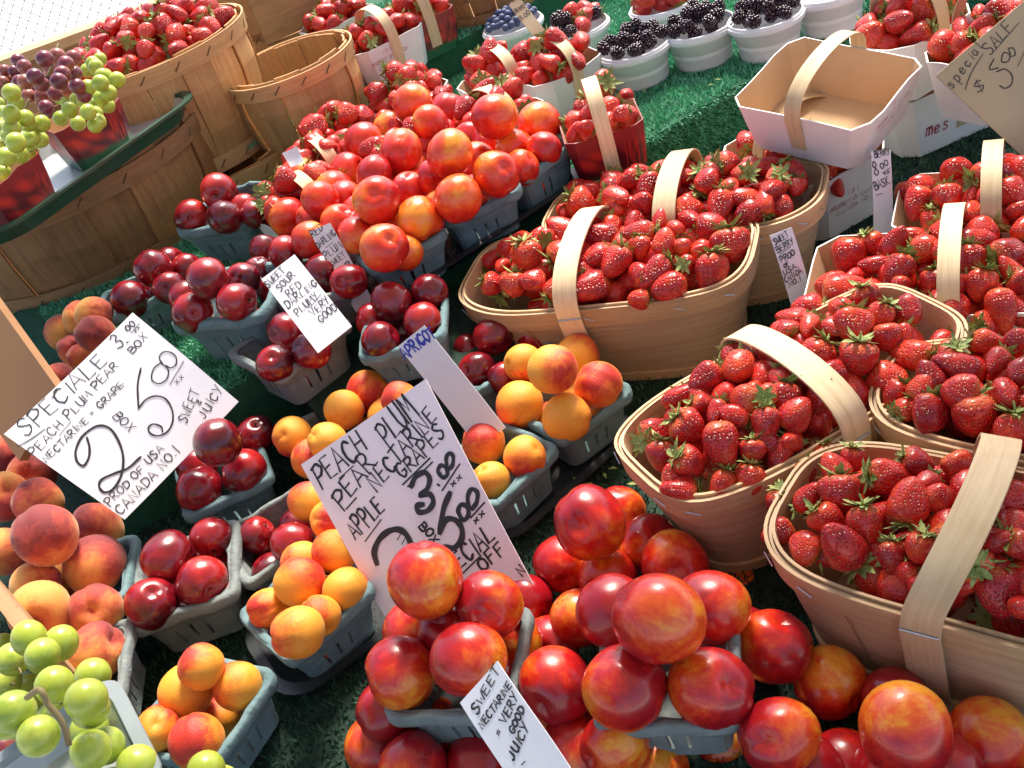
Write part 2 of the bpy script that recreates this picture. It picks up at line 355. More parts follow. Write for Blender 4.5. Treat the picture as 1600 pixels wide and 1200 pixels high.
def blackberry_mesh(seed):
    r = np.random.default_rng(seed); b = MB(); n = 44
    for k in range(n):
        z = 1-2*(k+.5)/n; f = k*2.39996; q = math.sqrt(1-z*z); s = r.uniform(.24, .32)
        c = np.array([q*math.cos(f)*.78, q*math.sin(f)*.78, z*1.05])+r.normal(0, .03, 3)
        b.add([c+s*np.array(v) for v in ICO1[0]], ICO1[1])
    return b.mesh('blackberry', M_DARK, True)
BB = [blackberry_mesh(k) for k in range(3)]
BLU = mesh('blueberry', ICO3[0], ICO3[1], M_BLUE)
GR = {'g': mesh('grape', [(x, y, z*1.08) for x, y, z in ICO3[0]], ICO3[1], M_GGRAPE), 'r': mesh('grape', [(x, y, z*1.05) for x, y, z in ICO3[0]], ICO3[1], M_RGRAPE)}
def rquat(): return Quaternion(Vector(RNG.normal(size=4)).normalized()) if False else Quaternion(RNG.normal(size=4).tolist()).normalized()

# ------------------------------------------------------------------ containers
def quart_mesh(seed, mat, s=.054, h=.058):
    """square pulp box: tapered wall, through slots, folded lip"""
    r = np.random.default_rng(seed); cuts = [-.9, -.66, -.56, -.2, -.08, .28, .38, .75, .9]
    slot_start = {1, 3, 5}     # a slot spans the segment that starts at these cut indices
    nc = 3; n1 = nc+1+len(cuts)
    prof = [(-.012, 0), (-.0115, .009), (-.0080, .030), (-.0045, .041), (-.004, .0445), (-.0015, .046), (-.001, .055), (-.002, .0570), (-.0042, .0572), (-.0062, .054), (-.0075, .041), (-.0110, .030), (-.0145, .009), (-.016, .003)]
    ph = r.uniform(0, 6.28, 4); warp = r.uniform(-.0025, .0035, 4)
    rings = []
    for off, z in prof:
        p = rrect(s+off, s+off, .012, nc, cuts); k = z/h
        t = np.arctan2(p[:, 1], p[:, 0]); side = np.cos(2*t)
        d = p/np.linalg.norm(p, axis=1)[:, None]
        bow = (warp[0]*np.clip(np.cos(t), 0, 1)**2+warp[1]*np.clip(-np.cos(t), 0, 1)**2+warp[2]*np.clip(np.sin(t), 0, 1)**2+warp[3]*np.clip(-np.sin(t), 0, 1)**2)*k*2.0
        p = p+d*bow[:, None]
        wob = (.0018*np.sin(3*t+ph[0])+.0012*np.sin(7*t+ph[1])+.0008*np.sin(13*t+ph[2]))*k
        rings.append(ring3(p, z, wob))
    V, Fc, uv = loft(rings, cap0=True, cap1=True); n = len(rings[0]); nr = len(rings); keep = []
    holes = {(1, 11), (11, 1)}
    segs = [c*n1+nc+1+k-0 for c in range(4) for k in slot_start]
    drop = set()
    for j in segs:
        for i in (1, 11): drop.add((i*n+j, i*n+(j+1) % n, (i+1)*n+(j+1) % n, (i+1)*n+j))
    Fc = [f for f in Fc if f not in drop]
    for j in segs:
        j2 = (j+1) % n; o0, o1, o2, o3 = 1*n+j, 1*n+j2, 2*n+j2, 2*n+j; i0, i1, i2, i3 = 12*n+j, 12*n+j2, 11*n+j2, 11*n+j
        Fc += [(o0, o1, i1, i0), (o1, o2, i2, i1), (o2, o3, i3, i2), (o3, o0, i0, i3)]
    return fix_normals(mesh('pulp_box', V, Fc, mat, uv, smooth=False))
def quart_rim(seed, mat, s=.054):
    r = np.random.default_rng(seed); ph = r.uniform(0, 6.28, 3); rings = []
    for off, z in [(-.003, .0455), (.0022, .0465), (.003, .050), (.0026, .0575), (.0006, .0592), (-.0045, .0590), (-.0055, .0555)]:
        p = rrect(s+off, s+off, .013, 4, (-.7, -.3, 0, .3, .7)); t = np.arctan2(p[:, 1], p[:, 0])
        rings.append(ring3(p, z, .0015*np.sin(3*t+ph[0])+.0011*np.sin(8*t+ph[1])+(.0009*np.sin(17*t+ph[2])+r.normal(0, .0004, len(t)))))
    V, Fc, uv = loft(rings); return mesh('rim', V, Fc, mat, uv)
QM = [(quart_mesh(k, M_PULP if k < 3 else M_PULPD), quart_rim(k, M_PULP if k < 3 else M_PULPD)) for k in range(5)]
def pulp_box(c, yaw, z, k, label, tilt=(0, 0), s=1.0):
    Q = Quaternion((0, 0, 1), yaw) @ Quaternion((1, 0, 0), tilt[0]) @ Quaternion((0, 1, 0), tilt[1])
    o = link('pulp_box', QM[k % 5][0], None, TRS((c[0], c[1], z), Q=Q, scale=s))
    link('rim', QM[k % 5][1], o)
    return tag(o, label, 'fruit box', 'blue grey pulp boxes of stone fruit on the stall')

def strap(path, w, th, name, mat, wdir):
    """flat strip along path with width direction wdir"""
    V = []; uv = []; Fc = []; L = 0; pts = [np.array(p, float) for p in path]; wd = np.array(wdir, float); n = len(pts); fr = []
    for i, p in enumerate(pts):
        if i: L += np.linalg.norm(p-pts[i-1])
        t = pts[min(i+1, n-1)]-pts[max(i-1, 0)]; t /= np.linalg.norm(t); nn = np.cross(t, wd); nn /= np.linalg.norm(nn); fr.append((p, nn, L))
    cs = [(-1, 1), (1, 1), (1, -1), (-1, -1)]
    for k in range(4):
        b0 = len(V)
        for p, nn, L in fr:
            for a, b in (cs[k], cs[(k+1) % 4]): V.append(p+wd*w/2*a+nn*th/2*b); uv.append((a*w/2+(.1 if b < 0 else 0), L))
        Fc += [(b0+2*i, b0+2*i+1, b0+2*i+3, b0+2*i+2) for i in range(n-1)]
    return fix_normals(mesh(name, V, Fc, mat, uv, smooth=True))
def band(ringf, z0, z1, o0, o1, th, name, mat, wob=None):
    rings = [ring3(ringf(o0), z0, wob), ring3(ringf(o1), z1, wob), ring3(ringf(o1-th), z1, wob), ring3(ringf(o0-th), z0, wob)]
    V, Fc, uv = loft(rings, close=True); return mesh(name, V, Fc, mat, uv, smooth=False)
def splint_basket(c, yaw, z, label, a=.178, b=.108, h=.122, handle=.085, lean=0, seed=0, hand=True, hx=0):
    """oval veneer till basket with rim bands, foot band, strap handle and staples"""
    r = np.random.default_rng(seed); o = empty('splint_basket', TRS((c[0], c[1], z), yaw)); e = 3.5; tp = .82
    n = 64; t = np.linspace(0, 2*math.pi, n, endpoint=False)
    wob = .0035*np.cos(2*t+r.uniform(-.4, .4))+.0012*np.sin(5*t+r.uniform(0, 6))
    def rf(k, off=0): s = tp+(1-tp)*k; return sellipse(a*s+off, b*s+off, e, n)
    prof = [(0, 0, 0), (.5, h*.5, .001), (1, h, 0), (1, h, -.0022), (.5, h*.5, -.0012), (.02, .006, -.0022)]
    rings = [ring3(rf(k, off), zz, wob*k) for k, zz, off in prof]
    V, Fc, uv = loft(rings, cap1=True); link('body', mesh('body', V, Fc, M_VENEER, uv, smooth=False), o)
    link('rim_band', band(lambda f: rf(1, f), h-.024, h+.002, .001, .0035, .0026, 'rim_band', M_BAND, wob), o)
    link('inner_band', band(lambda f: rf(1, f), h-.020, h+.0035, -.005, -.0026, .0024, 'inner_band', M_BAND, wob), o)
    link('foot_band', band(lambda f: rf(0, f), -.001, .011, .0035, .0046, .003, 'foot_band', M_BAND), o)
    # overlapping veneer joint down the wall
    for sgn, x in ((-1, -.45), (1, .5)):
        q0 = (x*a*tp, sgn*(b*tp*(1-abs(x)**e)**(1/e)+.0016), .012); q1 = (x*a, sgn*(b*(1-abs(x)**e)**(1/e)+.0016), h-.026)
        mb = MB(); mb.tube([q0, q1], .0009, 4); link('wall_joint', mb.mesh('wall_joint', M_HOOP), o)
    if hand:
        bt, hw = b*tp, .029; yb = b+.0062; path = [(hx, -bt-.0070, .001), (hx, -(bt+b)/2-.0075, h*.5), (hx, -yb, h-.012)]
        for k in range(1, 24):
            q = math.pi*k/24; path.append((hx+lean*math.sin(q/2)**2*0+lean*math.sin(q), -yb*math.cos(q)*(1-.0*math.sin(q)), h-.006+handle*math.sin(q)**.72))
        path += [(hx, yb, h-.012), (hx, (bt+b)/2+.0075, h*.5), (hx, bt+.0070, .001)]
        hd = link('handle', strap(path, hw, .0024, 'handle', M_HANDLE, (1, 0, 0)), o)
        for sgn in (-1, 1):
            for zz, yy in ((h-.010, yb+.0022), (.009, bt+.0098)):
                mb = MB(); mb.tube([(hx-.014, sgn*(yy-.002), zz), (hx-.0135, sgn*yy, zz), (hx+.0135, sgn*yy, zz+.001), (hx+.014, sgn*(yy-.002), zz+.001)], .0008, 5)
                link('staple', mb.mesh('staple', M_STAPLE), hd)
    for k in range(14):                                        # wire stitches round the rim
        j = int((k+.5)*n/14) % n; p = rf(1, .0045)[j]; q = rf(1, .0045)[(j+2) % n]; zz = h-.008+wob[j]
        d = (q-p)/np.linalg.norm(q-p)*.006
        mb = MB(); mb.tube([(p[0]-d[0], p[1]-d[1], zz), (p[0]+d[0], p[1]+d[1], zz-.006)], .0006, 4); link('stitch', mb.mesh('stitch', M_STAPLE), o)
    return tag(o, label, 'basket', 'oval splint baskets of strawberries')
def carton(c, yaw, z, label, a=.098, b=.066, h=.088, text=None, hand=True, Q=None, handle=.07, name='paper_carton', mat=None, lining=None, cat='carton', group='white paper cartons of berries', ch=.022):
    """flared carton with cut corners, white outside and kraft inside, thin splint handle"""
    mat = mat or M_CARD; lining = lining or M_KRAFT
    M = TRS((c[0], c[1], z), yaw) if Q is None else TRS((c[0], c[1], z), Q=Q)
    o = empty(name, M)
    def rf(k, off): s = .82+.18*k; return rrect(a*s+off, b*s+off, ch*s, 1, (-.5, 0, .5))
    rg = np.random.default_rng(int(abs(c[0]*997+c[1]*1331)))
    wob = rg.normal(0, .0012, len(rf(1, 0)))
    V, Fc, uv = loft([ring3(rf(0, 0), 0), ring3(rf(.5, .0006), h*.5), ring3(rf(1, 0), h, wob), ring3(rf(1, -.0016), h, wob)], cap0=True)
    link('outer_wall', fix_normals(mesh('outer_wall', V, Fc, mat, uv, smooth=False)), o)
    V, Fc, uv = loft([ring3(rf(1, -.0016), h-.0002, wob), ring3(rf(.5, -.0015), h*.5), ring3(rf(0.03, -.002), .003)], cap1=True)
    link('lining', mesh('lining', V, Fc, lining, uv, smooth=False), o)
    if hand:
        path = [(0, -b*.86-.001, h*.25), (0, -b-.0018, h-.004)]
        for k in range(1, 20):
            q = math.pi*k/20; path.append((0, -(b+.0015)*math.cos(q), h+handle*math.sin(q)**.75))
        path += [(0, b+.0018, h-.004), (0, b*.86+.001, h*.25)]
        link('handle', strap(path, .021, .0016, 'handle', M_HANDLE, (1, 0, 0)), o)
    if text: text(o, a, b, h)
    return tag(o, label, cat, group)
def tub(c, z, label, r=.060, h=.062):
    prof = [(.78, 0), (.80, .004), (.84, h*.45), (.86, h*.46), (.93, h*.74), (.965, h*.76), (1, h*.78), (1.0, h*.97), (.985, h), (.95, h), (.94, h*.9), (.84, h*.4), (.78, .004)]
    V, Fc, uv = loft([ring3(circ(r*k), zz) for k, zz in prof], cap0=True, cap1=True)
    o = link('berry_tub', fix_normals(mesh('berry_tub', V, Fc, M_TUB, uv)), None, TRS((c[0], c[1], z)))
    for p in o.data.polygons: p.use_smooth = len(p.vertices) == 4
    lip = band(lambda f: circ(r+f), h*.84, h*.93, .0022, .0022, .004, 'lip', M_TUB); link('lip', lip, o)
    return tag(o, label, 'tub', 'white plastic tubs of berries')
def bushel(c, z, label, r=.23, rb=.18, h=.30, n=20, pale=False, hoops=(.93, .5, .08), yaw=0, name='bushel_basket', hw=.034):
    ms, mh = (M_STAVEP, M_HOOPP) if pale else (M_STAVE, M_HOOP); o = empty(name, TRS((c[0], c[1], z), yaw)); rg = np.random.default_rng(int(abs(c[0])*1e3))
    for k in range(n):                                         # each stave is a slightly lapped curved slat
        f0 = 2*math.pi*k/n; hw2 = math.pi/n*(1.05 if k % 2 == 0 else .93); lap = .0055*(k % 2); rings = []; V = []; uv = []; Fc = []
        top = h+rg.uniform(-.003, .004)
        for i, kz in enumerate((0, .33, .66, 1)):
            R = rb+(r-rb)*kz+.012*math.sin(math.pi*kz)+lap
            for j, q in enumerate((-1, -.33, .33, 1)):
                for d in (0, -.0035):
                    f = f0+q*hw2; V.append(((R+d)*math.cos(f), (R+d)*math.sin(f), top*kz)); uv.append((q*hw2*R+k*.37, top*kz))
        ix = lambda i, j, d: (i*4+j)*2+d
        for i in range(3):
            for j in range(3):
                Fc += [(ix(i, j, 0), ix(i, j+1, 0), ix(i+1, j+1, 0), ix(i+1, j, 0)), (ix(i, j, 1), ix(i+1, j, 1), ix(i+1, j+1, 1), ix(i, j+1, 1))]
            Fc += [(ix(i, 0, 0), ix(i+1, 0, 0), ix(i+1, 0, 1), ix(i, 0, 1)), (ix(i, 3, 0), ix(i, 3, 1), ix(i+1, 3, 1), ix(i+1, 3, 0))]
        for j in range(3): Fc += [(ix(3, j, 0), ix(3, j+1, 0), ix(3, j+1, 1), ix(3, j, 1)), (ix(0, j, 0), ix(0, j, 1), ix(0, j+1, 1), ix(0, j+1, 0))]
        link('stave', mesh('stave', V, Fc, ms, uv, smooth=False), o)
    for kz in hoops:
        R = rb+(r-rb)*kz+.012*math.sin(math.pi*kz)+.0100; dr = (r-rb)/h*hw
        hb = link('hoop', band(lambda f: circ(R+f, 56), kz*h-hw/2, kz*h+hw/2, -dr/2, dr/2, .0035, 'hoop', mh), o)
        for k in range(n):
            f = 2*math.pi*(k+.5)/n; p = np.array([math.cos(f), math.sin(f), 0])*(R+.001)+np.array([0, 0, kz*h]); s = np.array([-math.sin(f), math.cos(f), .9])*.0065
            mb = MB(); mb.tube([p-s, p+s], .0011, 4); link('staple', mb.mesh('staple', M_FSTEM), hb)
    V, Fc, uv = loft([ring3(circ(rb-.004, 40), .004), ring3(circ(rb-.004, 40), .010)], True, True); link('base', mesh('base', V, Fc, ms, uv, smooth=False), o)
    return tag(o, label, 'basket', 'round stave baskets at the end of the stall')
def tray(c, yaw, z, a, b, h, mat, label, name='plastic_tray', inner=None, lip=.008, r=.05):
    f = lambda off: rrect(a+off, b+off, r, 6, (-.5, 0, .5))
    prof = [(-.012, 0), (-.002, h*.8), (lip, h*.86), (lip, h), (-.002, h), (-.004, h*.8), (-.014, .003)]
    V, Fc, uv = loft([ring3(f(o_), zz) for o_, zz in prof], True, False)
    o = link(name, fix_normals(mesh(name, V, Fc, mat, uv, smooth=False)), None, TRS((c[0], c[1], z), yaw))
    V, Fc, uv = loft([ring3(f(-.0045), h*.8), ring3(f(-.0145), .0035)], False, True)
    link('inner_floor', mesh('inner_floor', V, Fc, inner or mat, uv, smooth=False), o)
    return tag(o, label, 'tray')

# ------------------------------------------------------------------ handwriting
GLY = {
'A': '0,0 2,6 4,0|.8,2 3.2,2', 'B': '.3,0 .3,6|~.3,6 3,5.6 3,3.6 .5,3.1|~.5,3.1 3.8,2.8 3.6,.2 .3,0', 'C': '~3.6,5 2.2,6 .5,4.6 .3,2 1.6,0 3.6,.9', 'D': '.4,0 .4,6|~.2,6 3.2,5.2 3.9,3 2.8,.6 .2,0',
'E': '3.4,6 .4,6 .3,0 3.5,0|.4,3.1 2.8,3.2', 'F': '3.6,6 .5,6 .3,0|.4,3.1 2.8,3.2', 'G': '~3.5,5 2.2,6 .5,4.6 .3,2 1.6,0 3.4,.8 3.5,2.4|3.7,2.4 2,2.4', 'H': '.3,0 .4,6|3.6,0 3.6,6|.3,3 3.6,3.1',
'I': '1,0 1.1,6', 'J': '~2.6,6 2.6,1.4 1.4,0 .2,1', 'K': '.3,0 .4,6|3.4,6 .4,2.6 3.6,0', 'L': '.6,6 .3,0 3.4,.2', 'M': '0,0 .6,6 2.2,2 3.8,6 4.4,0', 'N': '.2,0 .4,6 3.4,0 3.7,6',
'O': '~2,6 .3,4.4 .3,1.5 2,0 3.7,1.6 3.6,4.6 2,6', 'P': '.4,-.6 .5,6|~.1,5.6 2.4,6.2 3.9,4.6 2.6,2.9 .5,2.7', 'Q': '~2,6 .3,4.4 .3,1.5 2,0 3.7,1.6 3.6,4.6 2,6|2.4,1.6 4,-.5', 'R': '.3,0 .4,6|~.2,5.9 2.6,6 3.4,4.6 2.4,3.2 .5,3|1.4,3 3.8,0',
'S': '~3.5,5.2 2,6.1 .5,4.9 1.6,3.4 3.3,2.2 2.8,.5 1.2,-.1 .2,.8', 'T': '0,5.8 4,6.1|2,6 1.9,0', 'U': '~.3,6 .3,1.8 1.6,0 3.2,1 3.5,3 3.6,6|3.6,6 3.7,0', 'V': '0,6 1.9,0 3.8,6', 'W': '0,6 1.1,0 2.2,4 3.3,0 4.4,6', 'X': '.2,0 3.6,6|.4,6 3.4,0', 'Y': '.2,6 1.9,3|3.7,6 1.2,-.6', 'Z': '.2,6 3.6,6 .2,0 3.6,0',
'0': '~2,6 .4,4.4 .4,1.5 2,0 3.5,1.6 3.5,4.6 2,6', '1': '1.2,0 1.6,6', '2': '~.4,4.6 1.8,6 3.4,4.8 2.6,2.4 .4,.2|.4,.2 3.8,.3', '3': '~.4,5.2 2,6.1 3.3,4.8 1.6,3.2 3.5,2.2 2.8,.1 .3,.5', '5': '3.4,6 1,6 .7,3.4|~.7,3.4 2.6,3.8 3.6,2 2.4,.1 .3,.6', '8': '~2,3.1 .6,4.6 2,6 3.4,4.6 2,3.1 .4,1.5 2,0 3.6,1.5 2,3.1',
'.': '.5,0 .9,.3', '/': '0,-.5 3,6.5', '=': '.4,2.3 2.6,2.5|.4,3.7 2.6,3.9', '$': '~3.4,4.8 2,5.6 .6,4.6 1.8,3.1 3.3,2 2.2,.5 .4,1.2|2,-.6 2.2,6.6', '&': '~3.4,0 1,4.4 1.8,6 2.6,4.8 .4,1.6 1.6,0 3.6,2.4', "'": '1,6 .7,4.6',
's': '~2.6,3.2 1.4,3.9 .5,3 2.4,1.4 1.6,0 .2,.6', 'p': '.4,-2.6 .5,3.8|~.4,3.4 2.2,4 3,2 1.8,0 .5,.4', 'e': '~.4,1.9 2.8,2.3 1.8,3.9 .4,2.4 .8,.2 2.9,.6', 'c': '~2.7,3.2 1.4,3.9 .3,2 1.2,0 2.8,.6', 'i': '.8,0 .9,3.6|.9,5 1,5.3', 'a': '~2.6,3.3 1,3.8 .3,1.6 1.2,0 2.6,1.6|2.6,3.8 2.8,0', 'l': '.8,0 .9,6.2', 'm': '.3,0 .3,3.8|~.3,2.8 1.4,3.9 1.9,2.6 1.9,0|~1.9,2.8 3,3.9 3.6,2.6 3.6,0', 'n': '.3,0 .3,3.8|~.3,2.8 1.7,3.9 2.6,2.6 2.7,0', 'x': '.2,0 2.8,3.6|.2,3.6 2.8,0'}
def catmull(p, k=6, closed=False):
    p = [np.array(q, float) for q in p]; e = [p[0]*2-p[1]]+p+[p[-1]*2-p[-2]]; out = []
    for i in range(1, len(e)-2):
        for j in range(k):
            t = j/k; a, b, c, d = e[i-1:i+3]
            out.append(.5*((2*b)+(-a+c)*t+(2*a-5*b+4*c-d)*t*t+(-a+3*b-3*c+d)*t**3))
    return out+[p[-1]]
def ribbon(mb, pts, w, z):
    """flat pen stroke in the sheet's own plane"""
    pts = [np.array(p, float) for p in pts]; V = []
    for i, p in enumerate(pts):
        t = pts[min(i+1, len(pts)-1)]-pts[max(i-1, 0)]; l = np.linalg.norm(t)+1e-9; t = t/l; n = np.array([-t[1], t[0]])
        ww = w*(.7 if i in (0, len(pts)-1) else 1+.10*math.sin(i*.7+pts[0][0]*900)); ext = (-t if i == 0 else t if i == len(pts)-1 else t*0)*w*.35
        V += [(*(p+ext+n*ww/2), z), (*(p+ext-n*ww/2), z)]
    mb.add(V, [(2*i, 2*i+1, 2*i+3, 2*i+2) for i in range(len(pts)-1)])
def glyph_strokes(ch):
    for s in GLY.get(ch, '').split('|'):
        if not s: continue
        sm = s[0] == '~'; p = [tuple(map(float, q.split(','))) for q in s.lstrip('~').split()]
        yield catmull(p) if sm else [np.array(q) for q in p]
def write(mb, txt, a, b, hgt, w, z, r, jit=.06):
    a, b = np.array(a, float), np.array(b, float); L = np.linalg.norm(b-a); d = (b-a)/L; n = np.array([-d[1], d[0]])
    adv = sum((2.2 if c in 'I1.il' else 3 if c == ' ' else 4.9) for c in txt); k = L/adv; x = 0
    for c in txt:
        if c != ' ':
            sc = r.uniform(.88, 1.1); dy = r.uniform(-.4, .4); sl = r.uniform(.0, .12)
            for st in glyph_strokes(c):
                pts = []
                for q in st:
                    qx, qy = q[0]+r.normal(0, jit), q[1]*sc+dy+r.normal(0, jit)
                    pts.append(a+d*((x+qx+sl*qy)*k)+n*(qy*hgt/6))
                ribbon(mb, pts, w*r.uniform(.85, 1.15), z)
        x += 2.2 if c in 'I1.il' else 3 if c == ' ' else 4.9
def sheet(name, corners, depth, mat, label, items, ink=None, th=.0012, bend=.0015, pen=.0022, cat='sign', seed=0, n0=(-.05, -.80, .60), wn=.5):
    """a card whose four photo corners (TL, TR, BR, BL) meet the plane that makes them most nearly a rectangle; depth = metres to TL"""
    n0 = np.array(n0)/np.linalg.norm(n0)
    ink = ink or M_INK; r = np.random.default_rng(seed+100); R = [ray(*c) for c in corners]; best = None
    p0 = R[0]*depth
    for th_ in np.linspace(-80, 80, 65):
        for ph_ in np.linspace(-80, 80, 65):
            n = -FW*math.cos(math.radians(th_))*math.cos(math.radians(ph_))+RT*math.sin(math.radians(th_))*math.cos(math.radians(ph_))+UP*math.sin(math.radians(ph_))
            dn = [d@n for d in R]
            if max(dn) > -.12: continue
            q = [d*((p0@n)/(d@n)) for d in R]; e = [q[(i+1) % 4]-q[i] for i in range(4)]; l = [np.linalg.norm(x) for x in e]
            c = sum(abs(e[i]@e[(i+1) % 4])/(l[i]*l[(i+1) % 4]) for i in range(4))+abs(l[0]-l[2])/l[0]+abs(l[1]-l[3])/l[1]+wn*(1-n@n0)
            if best is None or c < best[0]: best = (c, n, q)
    _, n, q = best; q = [x+CAM for x in q]; O = sum(q)/4
    U = (q[1]-q[0])+(q[2]-q[3]); U /= np.linalg.norm(U); U -= n*(U@n); U /= np.linalg.norm(U); Vv = np.cross(n, U)
    Mx = Matrix([[U[i], Vv[i], n[i], O[i]] for i in range(3)]+[[0, 0, 0, 1]])
    loc = [((p-O)@U, (p-O)@Vv) for p in q]
    def uv(px, py):
        d = ray(px, py); s = ((O-CAM)@n)/(d@n); p = CAM+d*s; return np.array([(p-O)@U, (p-O)@Vv])
    o = empty(name, Mx)
    V = []; N = 10
    for k, zz in ((0, 0), (1, -th)):
        for i in range(N+1):
            for j in range(N+1):
                s, t = j/N, i/N; p = (1-t)*((1-s)*np.array(loc[0])+s*np.array(loc[1]))+t*((1-s)*np.array(loc[3])+s*np.array(loc[2]))
                V.append((*p, zz))
    m = (N+1)**2; ix = lambda k, i, j: k*m+i*(N+1)+j; Fc = []
    for i in range(N):
        for j in range(N): Fc += [(ix(0, i, j), ix(0, i+1, j), ix(0, i+1, j+1), ix(0, i, j+1)), (ix(1, i, j), ix(1, i, j+1), ix(1, i+1, j+1), ix(1, i+1, j))]
    for i in range(N):
        Fc += [(ix(0, i, 0), ix(1, i, 0), ix(1, i+1, 0), ix(0, i+1, 0)), (ix(0, i, N), ix(0, i+1, N), ix(1, i+1, N), ix(1, i, N)), (ix(0, 0, i), ix(0, 0, i+1), ix(1, 0, i+1), ix(1, 0, i)), (ix(0, N, i), ix(1, N, i), ix(1, N, i+1), ix(0, N, i+1))]
    L = max(np.linalg.norm(np.array(loc[0])-loc[1]), np.linalg.norm(np.array(loc[1])-loc[2])) ; f = lambda x, y: bend*((x/L*2)**2+.6*math.sin(y/L*5+seed))
    V = [(x, y, zz+f(x, y)) for x, y, zz in V]
    link('card', fix_normals(mesh('card', V, Fc, mat, None, smooth=False)), o)
    mb = MB()
    for it in items:
        if it[0] == 't':
            _, txt, x0, y0, x1, y1, hp = it[:7]; w = it[7] if len(it) > 7 else 1
            a, b = uv(x0, y0), uv(x1, y1); k = np.linalg.norm(b-a)/math.hypot(x1-x0, y1-y0); write(mb, txt, a, b, hp*k, pen*w, .0006, r)
        else:
            _, pts, w = it; pp = [uv(*p) for p in pts]; pp = catmull(pp) if len(pp) > 2 else pp
            ribbon(mb, pp, pen*w, .0007)
    mb.v = [(x, y, zz+f(x, y)) for x, y, zz in mb.v]
    if items: link('lettering', mb.mesh('lettering', ink), o)
    return tag(o, label, cat)

# ================================================================== setting
def structure(name, me, M=None): return tag(link(name, me, None, M), kind='structure')
ZT, ZR, ZB, ZC = .75, .83, .86, .92                              # table, low riser, tub step, back step
SY = math.radians(22); EX = np.array([math.cos(SY), math.sin(SY)]); EY = np.array([-math.sin(SY), math.cos(SY)])
S0 = P(1081, 177, ZB)[:2]
def sw(u, v): return S0+EX*u+EY*v                               # stall frame -> world
def su(p): d = np.asarray(p)[:2]-S0; return d@EX, d@EY
VC = su(P(722, 61, ZC))[1]; UB0 = su((-.60, 1.2))[0]
structure('ground', mesh('ground', [(-60, -40, 0), (60, -40, 0), (60, 120, 0), (-60, 120, 0)], [(0, 1, 2, 3)], M_CONC, smooth=False))
stall = empty('market_stall', TRS((*S0, 0), SY)); tag(stall, 'long stepped market stall covered in green artificial turf', 'market stall')
def sbox(name, u0, u1, v0, v1, z0, z1, mat):
    mb = MB(); mb.box(((u0+u1)/2, (v0+v1)/2, (z0+z1)/2), ((u1-u0)/2, (v1-v0)/2, (z1-z0)/2)); return link(name, mb.mesh(name, mat), stall)
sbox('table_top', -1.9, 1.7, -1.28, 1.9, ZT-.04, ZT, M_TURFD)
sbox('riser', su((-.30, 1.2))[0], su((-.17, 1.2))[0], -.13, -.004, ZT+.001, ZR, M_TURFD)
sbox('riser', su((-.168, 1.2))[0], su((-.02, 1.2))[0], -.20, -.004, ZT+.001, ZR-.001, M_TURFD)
sbox('tub_step', UB0, 1.66, 0, VC-.004, ZT+.001, ZB, M_TURF)
sbox('back_step', su(P(548, 130, ZC))[0], 1.62, VC, 1.86, ZT+.001, ZC, M_TURF)
for u in (-1.84, 1.64):
    for v in (-1.22, 1.84): sbox('leg', u-.03, u+.03, v-.03, v+.03, 0, ZT-.041, M_PLANK)
sbox('front_board', -1.88, 1.68, -1.275, -1.25, ZT-.20, ZT-.041, M_PLANK)
def turf(n, seed, low=False):
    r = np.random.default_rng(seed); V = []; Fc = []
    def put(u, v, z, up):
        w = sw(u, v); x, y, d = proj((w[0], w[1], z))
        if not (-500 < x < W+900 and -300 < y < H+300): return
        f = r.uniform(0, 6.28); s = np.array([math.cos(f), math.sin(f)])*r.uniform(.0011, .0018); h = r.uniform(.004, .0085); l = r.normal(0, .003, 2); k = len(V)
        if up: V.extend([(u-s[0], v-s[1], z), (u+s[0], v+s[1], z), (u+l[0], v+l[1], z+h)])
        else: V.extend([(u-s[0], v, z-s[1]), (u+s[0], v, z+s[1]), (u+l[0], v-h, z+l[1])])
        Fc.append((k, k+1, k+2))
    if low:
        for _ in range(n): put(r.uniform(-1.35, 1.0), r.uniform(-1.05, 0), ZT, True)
        return mesh('shaded_turf_pile', V, Fc, M_BLADED, smooth=False)
    for _ in range(int(n*.40)): put(r.uniform(-.95, 1.0), r.uniform(0, VC), ZB, True)
    for _ in range(int(n*.06)): put(r.uniform(-.1, .8), 0, r.uniform(ZT, ZB), False)
    for _ in range(int(n*.12)): put(r.uniform(-.5, .6), r.uniform(VC, VC+.5), ZC, True)
    return mesh('turf_pile', V, Fc, M_BLADE, smooth=False)
tag(link('turf_pile', turf(330000, 3), stall), kind='stuff'); tag(link('shaded_turf_pile', turf(140000, 4, True), stall), kind='stuff')

# fence and bright yard behind
fence = empty('chain_link_fence', TRS((-2.2, 4.6, 0), math.radians(12))); tag(fence, 'galvanised chain link fence behind the stave baskets', 'fence')
mb = MB()
for k in range(90):
    x = k*.05-2.6
    for sg in (1, -1):
        pts = []
        for i in range(0, 37):
            z = i*.05; pts.append((x+sg*(.025 if i % 2 else -.025), sg*.002, z+.02))
        V = [(p[0]-.0026, p[1], p[2]) for p in pts]+[(p[0]+.0026, p[1], p[2]) for p in pts]; n = len(pts)
        mb.add(V, [(i, i+1, n+i+1, n+i) for i in range(n-1)])
link('mesh_wire', mb.mesh('mesh_wire', M_WIRE), fence)
for x in (-2.55, -.2, 1.9):
    mb = MB(); mb.tube([(x, .02, 0), (x, .02, 1.95)], .03, 10); link('post', mb.mesh('post', M_WIRE, True), fence)
mb = MB(); mb.tube([(-2.7, .02, 1.86), (2.0, .02, 1.86)], .02, 8); link('top_rail', mb.mesh('top_rail', M_WIRE, True), fence)
